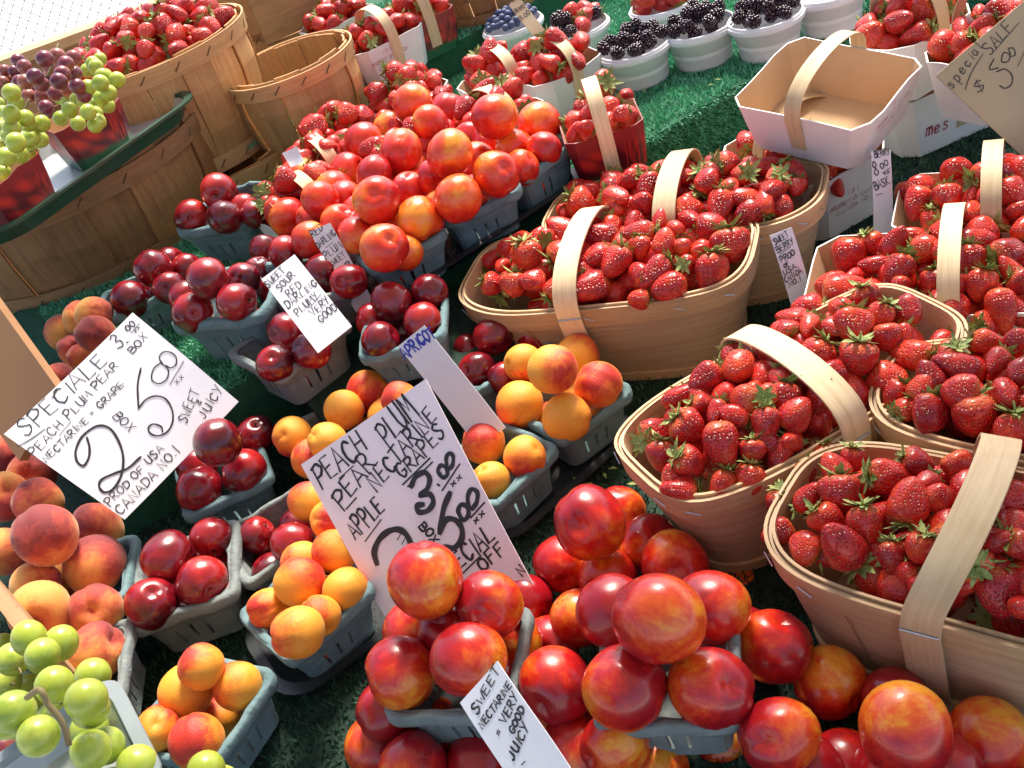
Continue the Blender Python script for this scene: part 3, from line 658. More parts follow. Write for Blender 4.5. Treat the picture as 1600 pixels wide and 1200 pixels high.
# unseen fabric canopy, added to block sun and sky over the near side
aw = empty('shade_awning', TRS((*S0, 0), SY)); tag(aw, 'unseen canvas canopy added to shade the near side of the stall', 'shade_awning')
mb = MB(); N = 14
V = [(-2.4+4.8*i/N, -2.6+2.68*j/N, 2.62-.10*j/N-.05*math.sin(math.pi*i/N)) for i in range(N+1) for j in range(N+1)]
mb.add(V, [(i*(N+1)+j, (i+1)*(N+1)+j, (i+1)*(N+1)+j+1, i*(N+1)+j+1) for i in range(N) for j in range(N)]); link('canopy', mb.mesh('canopy', M_AWN, True), aw)
for u in (-2.4, 2.4):
    for v, zz in ((-2.6, 2.62), (.08, 2.52)):
        mb = MB(); mb.tube([(u, v, 0), (u, v, zz)], .02, 8); link('pole', mb.mesh('pole', M_WIRE, True), aw)

# ================================================================== stave baskets at the end of the stall
cC = P(288, 210, 1.04)+np.array([-.27, .24, 0])
bushel(cC, ZT, 'large dark stained stave bushel basket under the grape tray', .27, .22, .285, 22, hoops=(.90, .40, .07))
cA = P(232, 70, 1.12)
bushel(cA, .905, 'orange brown stave basket heaped with strawberries beside the grape tray', .168, .135, .215, 18, True, hoops=(.93, .06), hw=.03)
cD = cA+np.array([.03, -.02, 0]); bushel(cD, ZT, 'pale stave basket standing under the basket heaped with strawberries', .150, .122, .152, 16, True, hoops=(.90, .1), hw=.03)
cB = P(447, 92, 1.03)
bushel(cB, ZB, 'empty yellowish stave basket with its inside catching the sun', .112, .09, .17, 16, True, hoops=(.92, .07), hw=.026)
cE = P(420, 62, .98)+np.array([0, .18, 0]); bushel(cE, ZB, 'dark empty stave basket standing in the open wooden bin', .13, .11, .13, 16, False, hoops=(.9, .1), hw=.025)
# open wooden bin behind the baskets
def plank_thing(name, pts, label, cat, th=.012, hgt=.1, n=3, gap=.006, mat=None):
    """upright boards between ground points; pts = [(p,q,z0), ...]"""
    o = empty(name, TRS((*pts[0][0][:2], pts[0][2]))); base = np.array([*pts[0][0][:2], pts[0][2]])
    for p, q, z0 in pts:
        p, q = np.array([*p[:2], 0]), np.array([*q[:2], 0]); d = q-p; L = np.linalg.norm(d); d /= L; R = np.column_stack([d, np.cross((0, 0, 1), d), (0, 0, 1)])
        for k in range(n):
            mb = MB(); c = (p+q)/2+np.array([0, 0, z0+hgt*(k+.5)])-base; mb.box(c, (L/2, th/2, hgt/2-gap/2), R); link('board', mb.mesh('board', mat or M_PLANK), o)
    return tag(o, label, cat)
r0, r1 = P(-60, 128, 1.10), P(430, -50, 1.10)
bin_ = plank_thing('wooden_bin', [(r0, r1, .74)], 'long wooden bin of rough boards behind the stave baskets', 'bin', .018, .12, 3)
dd = (r1-r0)/np.linalg.norm(r1-r0); nn = np.cross((0, 0, 1), dd); b0 = np.array([*r0[:2], .74])
for k in range(int((np.linalg.norm(r1-r0)-.15)/.2)+1):
    p = r0+dd*(.12+.2*k); mb = MB(); R = np.column_stack([dd, nn, (0, 0, 1)])
    mb.box(np.array([p[0], p[1], .92])-b0-nn*.02, (.022, .010, .18), R); link('batten', mb.mesh('batten', M_STAVEP), bin_)
mb = MB(); mb.box((r0+r1)/2*[1, 1, 0]+np.array([0, 0, 1.108])-b0, (np.linalg.norm(r1-r0)/2, .03, .010), R); link('top_rail', mb.mesh('top_rail', M_HOOPP), bin_)
q0, q1 = P(375, 38, 1.08)+nn*.20, P(500, -16, 1.08)+nn*.20
plank_thing('board_partition', [(q0, q1, ZT+.002)], 'brown board partition behind the dark empty basket', 'partition', .02, .115, 3)
# boards around the peaches
sheet('divider_board', [(-70, 384), (90, 608), (30, 720), (-130, 500)], 1.30, M_STAVE, 'brown divider board with a pale edge behind the big white price card', [], th=.012, cat='board', bend=0, n0=(.4, -.8, .4))
g0, g1 = P(-40, 880, .955), P(52, 1000, .955)
crate = plank_thing('wooden_crate', [(g0, g1, ZT+.002)], 'weathered wooden crate carrying the tray of green grapes', 'crate', .014, .10, 2)

# ================================================================== trays under the boxes
def tray_on(pa, pb, z, wdt, h, mat, label, name='plastic_tray', inner=None, grow=.01, r=.04):
    A, B = P(*pa, z+h), P(*pb, z+h); d = B-A; L = np.linalg.norm(d); d /= L; n = np.cross((0, 0, 1), d); c = (A+B)/2+n*wdt/2
    return tray(c, math.atan2(d[1], d[0]), z, L/2+grow, wdt/2, h, mat, label, name, inner, r=r)
tray_on((590, 480), (905, 278), ZB+.001, .17, .018, M_TRAY, 'long dark tray under the boxes of orange red nectarines', inner=M_TRAY)
tray_on((800, 838), (985, 672), ZT+.001, .145, .016, M_TRAY, 'dark rounded tray under the front apricot boxes', inner=M_TRAY)
tray_on((468, 1083), (640, 955), ZT+.001, .13, .014, M_TRAY, 'small dark tray under the yellow apricot box', inner=M_TRAY)
gt = tray_on((0, 362), (306, 146), 1.037, .26, .028, M_TRAYG, 'dark green rimmed tray with pale inside carrying grape boxes', 'grape_tray', M_PAN, r=.06)
tray_on((240, 1215), (168, 1068), .953, .22, .022, M_GREYTRAY, 'grey metal tray holding loose green grapes', 'metal_tray', M_PAN, grow=.0, r=.02)

# ================================================================== stone fruit in pulp boxes
# (photo pixels x, y, diameter) of every fruit that shows
D0 = {'plum': .054, 'apricot': .051, 'nectarine': .067, 'pale nectarine': .061, 'peach': .066}
BXH = .058
BOX = [  # key, species, edge px A, B (left to right, box lies behind), base z, box words, fruits
 ('P1', 'plum', (270, 362), (385, 348), ZB, 'against the stave basket', [(342,299,58),(299,338,54),(352,340,54),(382,325,42),(397,334,36)]),
 ('P2', 'plum', (180, 497), (268, 452), ZB, 'half hidden by the big price card', [(240,420,60),(203,468,60),(265,450,52),(265,408,38),(292,418,38)]),
 ('P3', 'plum', (268, 512), (405, 492), ZB, 'overhanging the step by the big card', [(325,435,68),(301,488,64),(370,472,64),(290,465,36),(380,435,50)]),
 ('P4', 'plum', (430, 475), (540, 455), ZB, 'behind the two small plum cards', [(415,391,50),(447,395,56),(505,425,62),(405,425,50),(545,440,58),(480,400,42),(428,452,44),(470,440,46)]),
 ('P5', 'plum', (432, 588), (546, 502), ZR, 'stuck with the sweet sour plum card', [(450,520,64),(511,507,58),(487,548,62),(430,568,60)]),
 ('P6', 'plum', (566, 560), (688, 527), ZR, 'between the strip card and apricot card', [(612,472,66),(671,457,60),(660,503,62),(595,533,62),(580,500,40)]),
 ('P7', 'plum', (740, 615), (868, 545), ZT+.006, 'behind the front apricots', [(770,525,62),(745,577,58),(788,590,52),(835,523,58),(803,508,46),(733,545,40)]),
 ('P8', 'plum', (290, 812), (424, 745), ZT+.006, 'in front of the big white price card', [(340,692,80),(383,737,72),(400,680,56),(312,767,74),(308,728,34)]),
 ('P9', 'plum', (199, 988), (364, 928), ZT+.006, 'next to the peaches', [(262,872,84),(330,840,64),(315,908,80),(237,943,82)]),
 ('P10', 'plum', (395, 905), (505, 838), ZT+.006, 'wedged behind the yellow apricot box', [(458,850,70),(402,836,58),(420,885,60),(430,815,40)]),
 ('P11', 'plum', None, None, ZT+.03, 'under the plums', [(362,592,52),(378,640,44),(345,625,44)]),
 ('A1', 'apricot', (877, 690), (988, 609), ZT+.010, 'at the corner of the dark tray', [(863,577,78),(818,567,62),(902,556,68),(935,602,76),(812,632,76),(885,653,78)]),
 ('A2', 'apricot', (776, 790), (866, 703), ZT+.010, 'just below the blue lettered apricot card', [(756,692,68),(768,750,60),(790,675,44),(820,714,68)]),
 ('A3', 'apricot', (500, 735), (632, 655), ZT+.006, 'in the shade behind the tall price card', [(575,612,68),(537,640,62),(605,650,60),(625,625,58)]),
 ('A6', 'apricot', None, None, ZT+.05, 'squeezed behind the tall price card beside the plums', [(458,682,64),(512,690,62),(487,717,64),(483,784,64),(515,812,62)]),
 ('A4', 'apricot', (452, 1036), (585, 920), ZT+.008, 'in front of the tall price card', [(467,910,78),(524,862,70),(472,878,46),(540,922,74),(466,988,84),(420,950,66),(500,962,50)]),
 ('A5', 'apricot', (335, 1190), (420, 1066), ZT+.006, 'beside the green grapes', [(291,1080,86),(372,1072,76),(315,1042,72),(247,1140,72),(307,1158,86),(345,1122,62)]),
 ('E1', 'peach', (195, 930), (212, 838), ZT+.02, 'below the big white price card', [(60,785,76),(72,837,98),(150,828,84),(148,884,94),(8,775,62),(4,862,64),(50,742,60),(4,712,52),(90,900,70)]),
 ('E2', 'peach', (190, 1075), (204, 975), ZT+.02, 'beside the crate of green grapes', [(62,955,96),(150,955,84),(150,1018,90),(55,915,76),(110,990,60)]),
 ('E3', 'peach', None, None, ZB, 'behind the divider board', [(147,492,58),(151,523,62),(115,547,44),(130,560,44),(92,592,50),(8,588,50),(100,520,58),(125,497,54)]),
 ('R1', 'pale nectarine', (579, 423), (697, 364), ZB+.006, 'beside the strip card', [(600,387,77),(657,342,74),(588,313,76),(557,368,52),(530,348,58),(492,345,52),(450,340,62),(468,280,68),(522,300,66),(545,270,54),(540,312,46),(620,352,56),(562,335,50),(500,312,54),(575,352,46),(632,395,50),(485,375,48)]),
 ('R2', 'pale nectarine', (697, 347), (815, 293), ZB+.006, 'in the middle of the long tray', [(716,310,76),(703,240,76),(775,272,74),(627,237,70),(570,222,62),(660,290,46),(640,297,40),(585,272,52),(660,205,46),(680,278,58),(640,262,52),(600,258,50),(690,325,48),(745,300,50),(745,250,56),(605,290,46)]),
 ('R3', 'pale nectarine', (822, 278), (902, 214), ZB+.006, 'next to the red printed strawberry box', [(843,195,72),(805,235,66),(773,182,72),(700,175,64),(645,162,64),(735,218,50),(765,222,50),(612,200,48),(735,190,50),(672,192,46),(690,212,44),(850,232,50),(815,262,48)]),
 ('N0', 'nectarine', (612, 1118), (775, 1122), ZT+.055, 'in front of the tall price card', [(665,906,124),(765,945,108),(733,1030,118),(626,1052,114),(645,985,86),(775,1078,104),(700,985,90),(800,1005,90)]),
 ('N1', 'nectarine', (930, 1140), (1155, 1130), ZT+.055, 'riding on top of loose nectarines', [(1030,966,146),(975,1075,132),(1110,1075,132),(958,955,118),(1110,950,122)]),
 ('NL', 'nectarine', None, None, ZT, '', [(870,1070,118),(873,985,78),(822,942,82),(922,818,116),(1012,848,92),(968,802,62),(880,880,92),(950,905,96),(1055,885,112),(1165,925,80),(1207,1010,118),(1297,1065,112),(1218,1150,124),(1400,1098,108),(1415,1140,143),(1545,1152,126),(1320,1195,112),(588,1165,100),(608,1108,102),(645,1200,110),(905,1175,120),(1020,1205,120),(1105,1200,90),(750,1195,110),(515,1205,62),(1475,1205,120),(1592,1200,104),(1158,1115,96),(1262,1118,84),(1350,1130,80),(1500,1105,70),(850,1130,100),(960,1165,110),(690,1140,100),(1160,1000,104),(905,965,92),(1262,1205,112),(1385,1210,112),(860,1005,92),(805,1120,100),(1130,1165,100)]),
]
RSV = np.random.default_rng(5); BS = {}
for key, sp, A, B, zb, words, fr in BOX:
    BS[key] = 1.0 if A is None else float(np.clip(np.linalg.norm(P(*A, zb+BXH)-P(*B, zb+BXH))/.108, .97, 1.24))
FR = []      # [px, py, d, species, box index, t, tnom]
for bi, (key, sp, A, B, zb, words, fr) in enumerate(BOX):
    dm = max(f[2] for f in fr)
    for x, y, d in fr:
        d = max(d, (.60 if key == 'NL' else .78)*dm)
        tn = F*D0[sp]*(1+RSV.uniform(-.03, .03))/d*(.95 if (x, y) in ((1030, 966), (665, 906), (1415, 1140), (922, 818)) else 1)*{'E3': .78, 'P11': 1.04, 'P7': .90}.get(key, 1); FR.append([x, y, d, sp, bi, tn, tn])
dirs = np.array([ray(f[0], f[1]) for f in FR]); tn = np.array([f[6] for f in FR]); rr0 = np.array([f[2] for f in FR])/(2*F)
boxed = np.array([BOX[f[4]][2] is not None for f in FR]); zfl = np.array([BOX[f[4]][4]+(BXH*BS[BOX[f[4]][0]] if BOX[f[4]][2] else .008) for f in FR]); zhi = np.array([BOX[f[4]][4]+.135 if BOX[f[4]][2] else BOX[f[4]][4]+.17 for f in FR])
rn = np.linalg.norm(dirs, axis=1); t = tn.copy()
for it in range(14):                                             # settle every fruit along its own line of sight
    for i in RSV.permutation(len(FR)):
        c = tn[i]*np.linspace(.80, 1.2, 81); p = CAM+dirs[i]*c[:, None]; r = rr0[i]*c
        q = CAM+dirs*t[:, None]; R = rr0*t
        dist = np.linalg.norm(p[:, None]-q[None], axis=2); dist[:, i] = 9
        ov = np.clip((r[:, None]+R[None])*.965-dist, 0, None)/.02
        lo = zfl[i]+(.22*r if boxed[i] else r); lowp = np.clip(lo-p[:, 2], 0, None)/.01; hip = np.clip(p[:, 2]-zhi[i], 0, None)/.01
        cost = (ov**2).sum(1)*2+lowp**2*1.5+hip**2+((c/tn[i]-1)/.08)**2*.2+np.clip(p[:, 2]-lo, 0, None)/.05*.35
        t[i] = c[np.argmin(cost)]
for f, tt in zip(FR, t): f[5] = tt
FP = CAM+dirs*t[:, None]; FRAD = rr0*t
GROUP = {'plum': 'dark red plums', 'apricot': 'apricots', 'nectarine': 'dark red and yellow nectarines', 'pale nectarine': 'orange red nectarines', 'peach': 'fuzzy peaches'}
LOOK = {'plum': 'dark red plum', 'apricot': 'orange apricot', 'nectarine': 'red yellow nectarine', 'pale nectarine': 'orange red nectarine', 'peach': 'fuzzy red peach'}
def put_fruit(sp, p, r, label, k, group, stem=False):
    axis = Vector(RNG.normal(size=3)).normalized()
    if RNG.random() < .45: axis = (Vector((CAM-p).tolist()).normalized()+Vector(RNG.normal(0, .8, 3).tolist())).normalized()
    Q = axis.to_track_quat('Z', 'Y') @ Quaternion((0, 0, 1), RNG.uniform(0, 6.28))
    nm = sp.split()[-1]
    o = link(nm, FM[sp][k % 4], None, TRS(p, Q=Q, scale=(r*1.0)))
    if stem:
        link('stem', ST_PLUM, o, Matrix.Translation((0, 0, .74)))
    return tag(o, label, nm, group)
for bi, (key, sp, A, B, zb, words, fr) in enumerate(BOX):
    idx = [i for i, f in enumerate(FR) if f[4] == bi]; top = max(idx, key=lambda i: FP[i][2])
    nm = {'pale nectarine': 'nectarine'}.get(sp, sp)
    rest = sorted([i for i in idx if i != top], key=lambda i: FRAD[i]); big, small = rest[-1], rest[0]
    for n_, i in enumerate(idx):
        rk = 'topmost ' if i == top else 'biggest ' if i == big else 'smallest ' if i == small else ''
        if key == 'NL':
            x, y = FR[i][:2]
            zone = 'beside the foot of the oval basket' if x > 1180 and y < 1100 else 'in the pile below the oval basket' if x > 1180 else 'behind the box riding on the pile' if y < 960 else 'under the box with the nectarine card' if x < 800 else 'squeezed between the two nectarine boxes' if x < 900 else 'under the box riding on the pile'
            lab, gl = f'loose {rk}{LOOK[sp]} {zone}', f'loose nectarines {zone}'
        elif A is None:
            zone = {'E3': 'heaped behind the divider board', 'P11': 'in shadow under the overhanging plum box', 'A6': 'behind the tall price card beside plums'}[key]
            lab, gl = f'{rk}{LOOK[sp]} {zone}', f'{nm}s {zone}'
        else:
            lab = f'{rk}{LOOK[sp]} in pulp box {words}'; gl = f'{nm}s in the pulp box {words}'
        put_fruit(sp, FP[i], FRAD[i], lab, i+n_, gl, sp == 'plum' and (i % 4 == 0))
    if A is not None:
        h = BXH*BS[key]; a, b = P(*A, zb+h), P(*B, zb+h); d = b-a; d /= np.linalg.norm(d); n = np.cross((0, 0, 1), d); c = (a+b)/2+n*.054*BS[key]
        pulp_box(c, math.atan2(d[1], d[0]), zb, bi if sp != 'nectarine' else 3+bi % 2, f'blue grey pulp box of {nm}s {words}', s=BS[key])
        # fruit hidden low in the box
        for gx, gy in ((-.024, -.022), (.024, -.02), (-.022, .024), (.025, .023)):
            r = D0[sp]*.42; q = c+d*gx+n*gy; q = np.array([q[0], q[1], zb+.004+r])
            if np.min(np.linalg.norm(FP-q, axis=1)-FRAD-r) > -.006:
                put_fruit(sp, q, r, f'half buried {LOOK[sp]} in pulp box {words}', bi, f'{nm}s in the pulp box {words}')

# ================================================================== strawberries
BERRY = []    # dict(p, r, Q, show, label, group, calyx)
def axis_quat(ax): return Vector(ax).normalized().to_track_quat('Z', 'Y') @ Quaternion((0, 0, 1), RNG.uniform(0, 6.28))
def add_berry(p, r, words, group, ang=None, show=True, fill=False):
    if ang is None:
        ax = RNG.normal(size=3); ax[2] *= .75
        if RNG.random() < .35: ax = ax-0.9*(CAM-p)/np.linalg.norm(CAM-p)*np.linalg.norm(ax)   # calyx away: tip towards the light
    else:
        a = math.radians(ang); ax = -(RT*math.cos(a)+UP*math.sin(a))-FW*RNG.uniform(-.35, .35)
    BERRY.append(dict(p=np.array(p), r=r, Q=axis_quat(ax.tolist()), words=words, group=group, show=show, fill=fill))
def heap_z(c, yaw, a, b, z, dome, e=2.6):
    ca, sa = math.cos(yaw), math.sin(yaw)
    def f(x, y):
        dx, dy = x-c[0], y-c[1]; u = (dx*ca+dy*sa)/a; v = (-dx*sa+dy*ca)/b; q = min(1.3, abs(u)**e+abs(v)**e); return z+dome*(1-q)
    return f
def berries_px(lst, surf, words, group, scale=1.0):
    for it in lst:
        x, y, d = it[:3]; zz = surf(*P(x, y, .9)[:2])
        for _ in range(6): p = P(x, y, zz); zz = .5*zz+.5*surf(p[0], p[1])
        p = P(x, y, zz+RNG.uniform(-.004, .004)); tt = (p-CAM)@FW
        add_berry(p, min(d*tt/(2*F)*.98*scale, .0235), words, group, it[3] if len(it) > 3 else None)
def berries_fill(c, yaw, a, b, surf, words, group, s=.0155, layers=((0, .02),), spacing=.027, e=2.6, show=True, key_existing=True):
    """packed berries inside an outline; layer = (drop below heap surface, ...)"""
    ca, sa = math.cos(yaw), math.sin(yaw)
    for li, (drop, jz) in enumerate(layers):
        pts = []; sh = max(.62, 1-drop*5.5)
        for _ in range(1400):
            u, v = RNG.uniform(-1, 1, 2)*sh
            if abs(u/sh)**e+abs(v/sh)**e > 1: continue
            q = np.array([c[0]+u*a*ca-v*b*sa, c[1]+u*a*sa+v*b*ca])
            if all(np.hypot(*(q-w)) > spacing for w in pts): pts.append(q)
        for q in pts:
            p = np.array([q[0], q[1], surf(*q)-drop+RNG.uniform(-jz, jz)*.5]); r = s*RNG.uniform(.85, 1.2)
            if key_existing and any(np.linalg.norm(p-B['p']) < (r+B['r'])*(.86 if show else .62) for B in BERRY): continue
            add_berry(p, r, words, group, show=show, fill=not show)
def fill_basket(c, yaw, a, b, z, h, dome, px, words, group):
    surf = heap_z(c, yaw, a*.93, b*.90, z+h+.002, dome)
    berries_px(px, surf, words, group)
    berries_fill(c, yaw, a*.86, b*.82, surf, words, group, layers=((.004, .006),), spacing=.030)
    berries_fill(c, yaw, a*.86, b*.82, surf, words, group, layers=((.022, .008), (.042, .008), (.065, .008)), spacing=.025, show=False)
BH = .122; HH = {'S1': .066, 'S2': .050, 'S3': .056, 'S4': .056, 'S5': .05}
def ends(A, B, z, L=None, yaw=None):
    a = P(*A, z) if len(A) == 2 else np.array(A, float)
    if B is None: b = a+L*np.array([math.cos(yaw), math.sin(yaw), 0])
    else: b = P(*B, z)
    return (a+b)/2, math.atan2(b[1]-a[1], b[0]-a[0]), np.linalg.norm(b-a)/2
S1 = [(1258,737,34,-90),(1290,708,36,-80),(1332,717,40,-90),(1306,735,46),(1312,770,60,-90),(1382,743,60,0),(1432,720,46,-20),(1497,727,46,-60),(1450,752,36),(1418,787,64,85),(1465,777,46),(1352,816,60,-80),(1290,812,52,-40),(1218,785,44,-90),(1260,780,46),(1220,832,46,-150),(1258,855,52,150),(1322,858,72,135),(1395,868,50,-90),(1440,855,50,-100),(1540,792,58),(1580,777,58,180),(1587,820,48,20),(1540,850,58),(1592,852,56,-30),(1520,882,58),(1560,893,52),(1557,917,74,-90),(1505,910,50),(1420,897,42),(1597,950,44)]
S2 = [(1075,668,54,-40),(1125,690,70,-85),(1035,710,48,-85),(1075,724,54,-30),(1050,752,38),(1065,766,52,175),(1176,705,40,-90),(1130,755,48,-100),(1170,747,48,-100),(1165,625,50),(1120,640,36),(1150,650,44),(1095,636,36),(1070,650,32),(1197,660,50,-90),(1225,613,56,-100),(1278,620,46,-100),(1240,650,52,60),(1205,655,40),(1218,705,50,-110),(1198,620,42),(1200,690,44),(1237,690,40),(1222,582,42),(1255,590,42),(1312,453,56,0),(1355,466,44,-60),(1262,483,48,180),(1243,498,42),(1315,482,42),(1333,510,58,-100),(1375,492,46,-120),(1417,487,46,85),(1385,526,44,-80),(1413,520,30),(1275,540,62,-120),(1340,560,60,-90),(1265,507,38),(1305,577,40),(1230,517,38),(1300,510,34)]
S3 = [(825,400,52,-70),(812,375,34),(835,440,38,180),(803,445,40,-90),(885,362,44,150),(878,390,50,30),(855,372,32),(932,395,50),(940,365,50,160),(912,425,36),(925,445,60,200),(963,408,50,-120),(1000,387,38,-90),(1003,362,44,180),(1037,382,40,85),(1067,385,28),(1028,422,50,-140),(1000,430,38),(1045,452,56,190),(1073,412,32),(1112,422,58,-90),(1142,384,58,-80),(1030,350,30,90),(1092,393,26),(1000,467,36,180),(767,406,30),(785,416,26),(770,444,36,-20),(795,443,36),(795,388,34),(1055,360,32)]
S4 = [(883,330,28),(910,318,50,-30),(960,308,42),(965,328,30),(992,262,38),(985,281,36),(1017,283,48,-110),(908,298,42),(955,296,38),(1070,276,32),(1105,283,40),(1160,272,42),(1135,257,44),(1215,284,40),(1237,270,44,-60),(1245,292,30),(1075,327,50,0),(1125,317,46,-110),(1165,312,42),(1170,337,46,-150),(1120,345,32),(1085,346,32),(1140,297,34),(1195,320,40),(1205,300,42),(1222,322,36),(1045,300,36),(930,285,36)]
S5 = [(1472,532,38),(1430,562,44,180),(1487,557,48),(1505,577,58,150),(1540,537,48,-20),(1592,537,50),(1560,562,40),(1455,592,50),(1597,582,44),(1415,640,46,20),(1453,645,60,-110),(1522,647,70,-80),(1440,607,48),(1400,612,38),(1500,612,56),(1582,672,60,-90),(1572,617,50)]
S6 = [(1325,400,58,-100),(1372,415,42,180),(1405,420,50,-120),(1360,382,40),(1395,386,44),(1425,372,40),(1447,388,44),(1335,433,32),(1407,447,34),(1480,392,48),(1515,378,48,0),(1512,407,54,-90),(1460,440,42,-90),(1495,447,44),(1535,442,46,-100),(1490,482,52,0),(1562,477,58,-90),(1540,507,42),(1575,400,58,20),(1582,425,40),(1465,472,38),(1595,442,40),(1595,492,40)]
S7 = [(1435,315,48,-120),(1480,308,42,-90),(1455,343,36,-90),(1520,335,40),(1582,302,48),(1545,300,36),(1500,345,34),(1560,345,40,20),(1415,300,36),(1595,330,40)]
for nm, A, B, kw, px, words in [
    ('S1', (.184, .600, .872), None, dict(L=.292, yaw=math.radians(-47)), S1, 'in the oval basket beside the loose nectarines'),
    ('S2', (1000, 745), (1452, 476), {}, S2, 'in the oval basket whose handle crosses it by the apricots'),
    ('S3', (736, 432), (1180, 390), {}, S3, 'in the oval basket behind the apricot box'),
    ('S4', (862, 336), (1290, 292), {}, S4, 'in the oval basket stuck with the sweet berry card'),
    ('S5', (.322, .694, .872), None, dict(L=.31, yaw=math.radians(-46)), S5, 'in the oval basket without a visible handle')]:
    c, yaw, a = ends(A, B, ZT+BH, **kw); b = {'S1': .084, 'S2': .084, 'S3': .095, 'S4': .085, 'S5': .074}[nm]
    splint_basket(c, yaw, ZT+.002, {'S1': 'oval splint basket with wide strap handle next to the loose nectarines', 'S2': 'oval splint basket of strawberries pointing end on at the apricots', 'S3': 'oval splint basket of strawberries directly behind the apricot box', 'S4': 'oval splint basket of strawberries stuck with the sweet berry card', 'S5': 'oval splint basket of strawberries between the dark berry carton and the loose nectarines'}[nm], a=a, b=b, h=BH, seed=ord(nm[1]), hand=nm != 'S5', handle=HH[nm], hx={'S3': -.022, 'S1': -.008}.get(nm, 0), lean={'S1': .022}.get(nm, 0))
    n_0 = len(BERRY); fill_basket(c, yaw, a, b, ZT, BH, .032, px, words, 'strawberries '+words)
    if nm != 'S5':                                              # berries duck under the strap handle
        for B_ in BERRY[n_0:]:
            q = B_['p'][:2]-c[:2]; lx, ly = q@[math.cos(yaw), math.sin(yaw)], q@[-math.sin(yaw), math.cos(yaw)]
            hx = {'S3': -.022, 'S1': -.008}.get(nm, 0)+{'S1': .02}.get(nm, 0)*max(0, 1-(ly/b)**2)
            if abs(lx-hx) < .018+B_['r']*.9:
                top = ZT+BH-.004+HH[nm]*max(0, 1-(ly/(b+.006))**2)**.36; B_['p'][2] = min(B_['p'][2], top-B_['r']*1.15-.003)
# the heaped stave basket behind the grapes
surf = heap_z(cA, 0, .15, .15, .905+.215-.005, .055, 2); berries_fill(cA, 0, .145, .145, surf, 'in the stave basket beside the grape tray', 'strawberries in the stave basket', .0165, ((0, .008),), .029, 2)
berries_fill(cA, 0, .145, .145, surf, '', '', .0165, ((.022, .008),), .028, 2, show=False)

# ================================================================== cartons and printed boxes
def printed_text(lines, face, mat=None, hgt=.008, w=.0007):
    def go(o, a, b, h):
        mb = MB(); r = np.random.default_rng(5)
        for k, (s, x0, x1, zz, hh) in enumerate(lines): write(mb, s, (x0, zz), (x1, zz), hh, w, 0, r, .0)
        k0 = .82; me = mb.mesh('print', mat or M_INKR)
        ang = math.atan2((1-k0)*(a if face in 'lr' else b), h)
        if face == 'r': M = Matrix.Translation((a*k0+.0012, 0, 0)) @ Matrix.Rotation(math.pi/2, 4, 'Z') @ Matrix.Rotation(math.pi/2-ang, 4, 'X')
        else: M = Matrix.Translation((0, -b*k0-.0012, 0)) @ Matrix.Rotation(math.pi/2+ang, 4, 'X')
        if face == 'r': M = Matrix.Translation((a*k0+.0014, 0, 0)) @ Matrix.Rotation(math.pi/2, 4, 'Z') @ Matrix.Rotation(math.pi/2+ang, 4, 'X')
        link('print', me, o, M)
    return go
PT = printed_text([('1.5 L', -.012, .010, .060, .007), ('PRODUCT OF CANADA', -.042, .042, .046, .0075), ('CANADA NO.1', -.030, .030, .034, .0075)], 'r')
PT2 = printed_text([('1.5 L', -.030, -.008, .060, .007), ('PRODUCT OF CANADA', -.060, .024, .046, .0075), ('CANADA NO.1', -.048, .012, .034, .0075)], 'f')
def yawpx(p, q, z):
    a, b = P(*p, z), P(*q, z); return math.atan2(b[1]-a[1], b[0]-a[0])
def berry_carton(c, yaw, z, label, words, a=.098, b=.066, h=.088, dome=.03, px=None, s=.0165, spacing=.029, **kw):
    carton(c, yaw, z, label, a, b, h, **kw)
    surf = heap_z(c, yaw, a*.92, b*.92, z+h-.004, dome, 3)
    if px: berries_px(px, surf, words, 'strawberries '+words)
    berries_fill(c, yaw, a*.84, b*.82, surf, words, 'strawberries '+words, s, ((0, .008),), spacing, 3)
    berries_fill(c, yaw, a*.84, b*.82, surf, words, 'strawberries '+words, s, ((.022, .008),), .026, 3, show=False)
# carton whose printed end faces the sale card: right face runs (1290,290)-(1385,240)
CH = .095
e0, e1 = P(1288, 292, ZT+CH), P(1386, 236, ZT+CH); dr = (e1-e0)/np.linalg.norm(e1-e0); nl = np.cross((0, 0, 1), dr); c8 = (e0+e1)/2+nl*.105; yaw8 = math.atan2(-nl[1], -nl[0])
berry_carton(c8, yaw8, ZT+.002, 'white carton of strawberries with red print beside the narrow berry card', 'in the printed white carton beside the narrow berry card', .105, .070, CH, text=PT, px=[(1265,228,46,-60),(1285,272,44,-90),(1320,245,50),(1335,235,44),(1250,205,44,-60),(1305,290,30),(1225,228,40),(1210,245,36),(1200,215,36)])
# dark heaped carton by the oval basket
c6 = P(1490, 425, ZT+CH); berry_carton(c6, math.radians(-34), ZT+.002, 'long white carton of dark strawberries with a pale arched handle', 'in the long carton of dark berries', .150, .082, CH, px=S6, handle=.06, dome=.02)
c7 = P(1560, 318, ZT+CH)+np.array([0, .01, 0]); berry_carton(c7, math.radians(-34), ZT+.002, 'white carton of strawberries below the brown sale card', 'in the white carton below the brown sale card', .105, .070, CH, px=S7, handle=.06)
# empty carton tipped towards the viewer on the full one
ce = P(1290, 168, .92); Q9 = Quaternion((0, 0, 1), math.radians(-56)) @ Quaternion((1, 0, 0), math.radians(6)) @ Quaternion((0, 1, 0), math.radians(8))
carton(ce, 0, .890, 'empty white carton with brown inside tipped on top of a full one', .092, .080, .07, text=PT, Q=Q9, handle=.045, ch=.016)
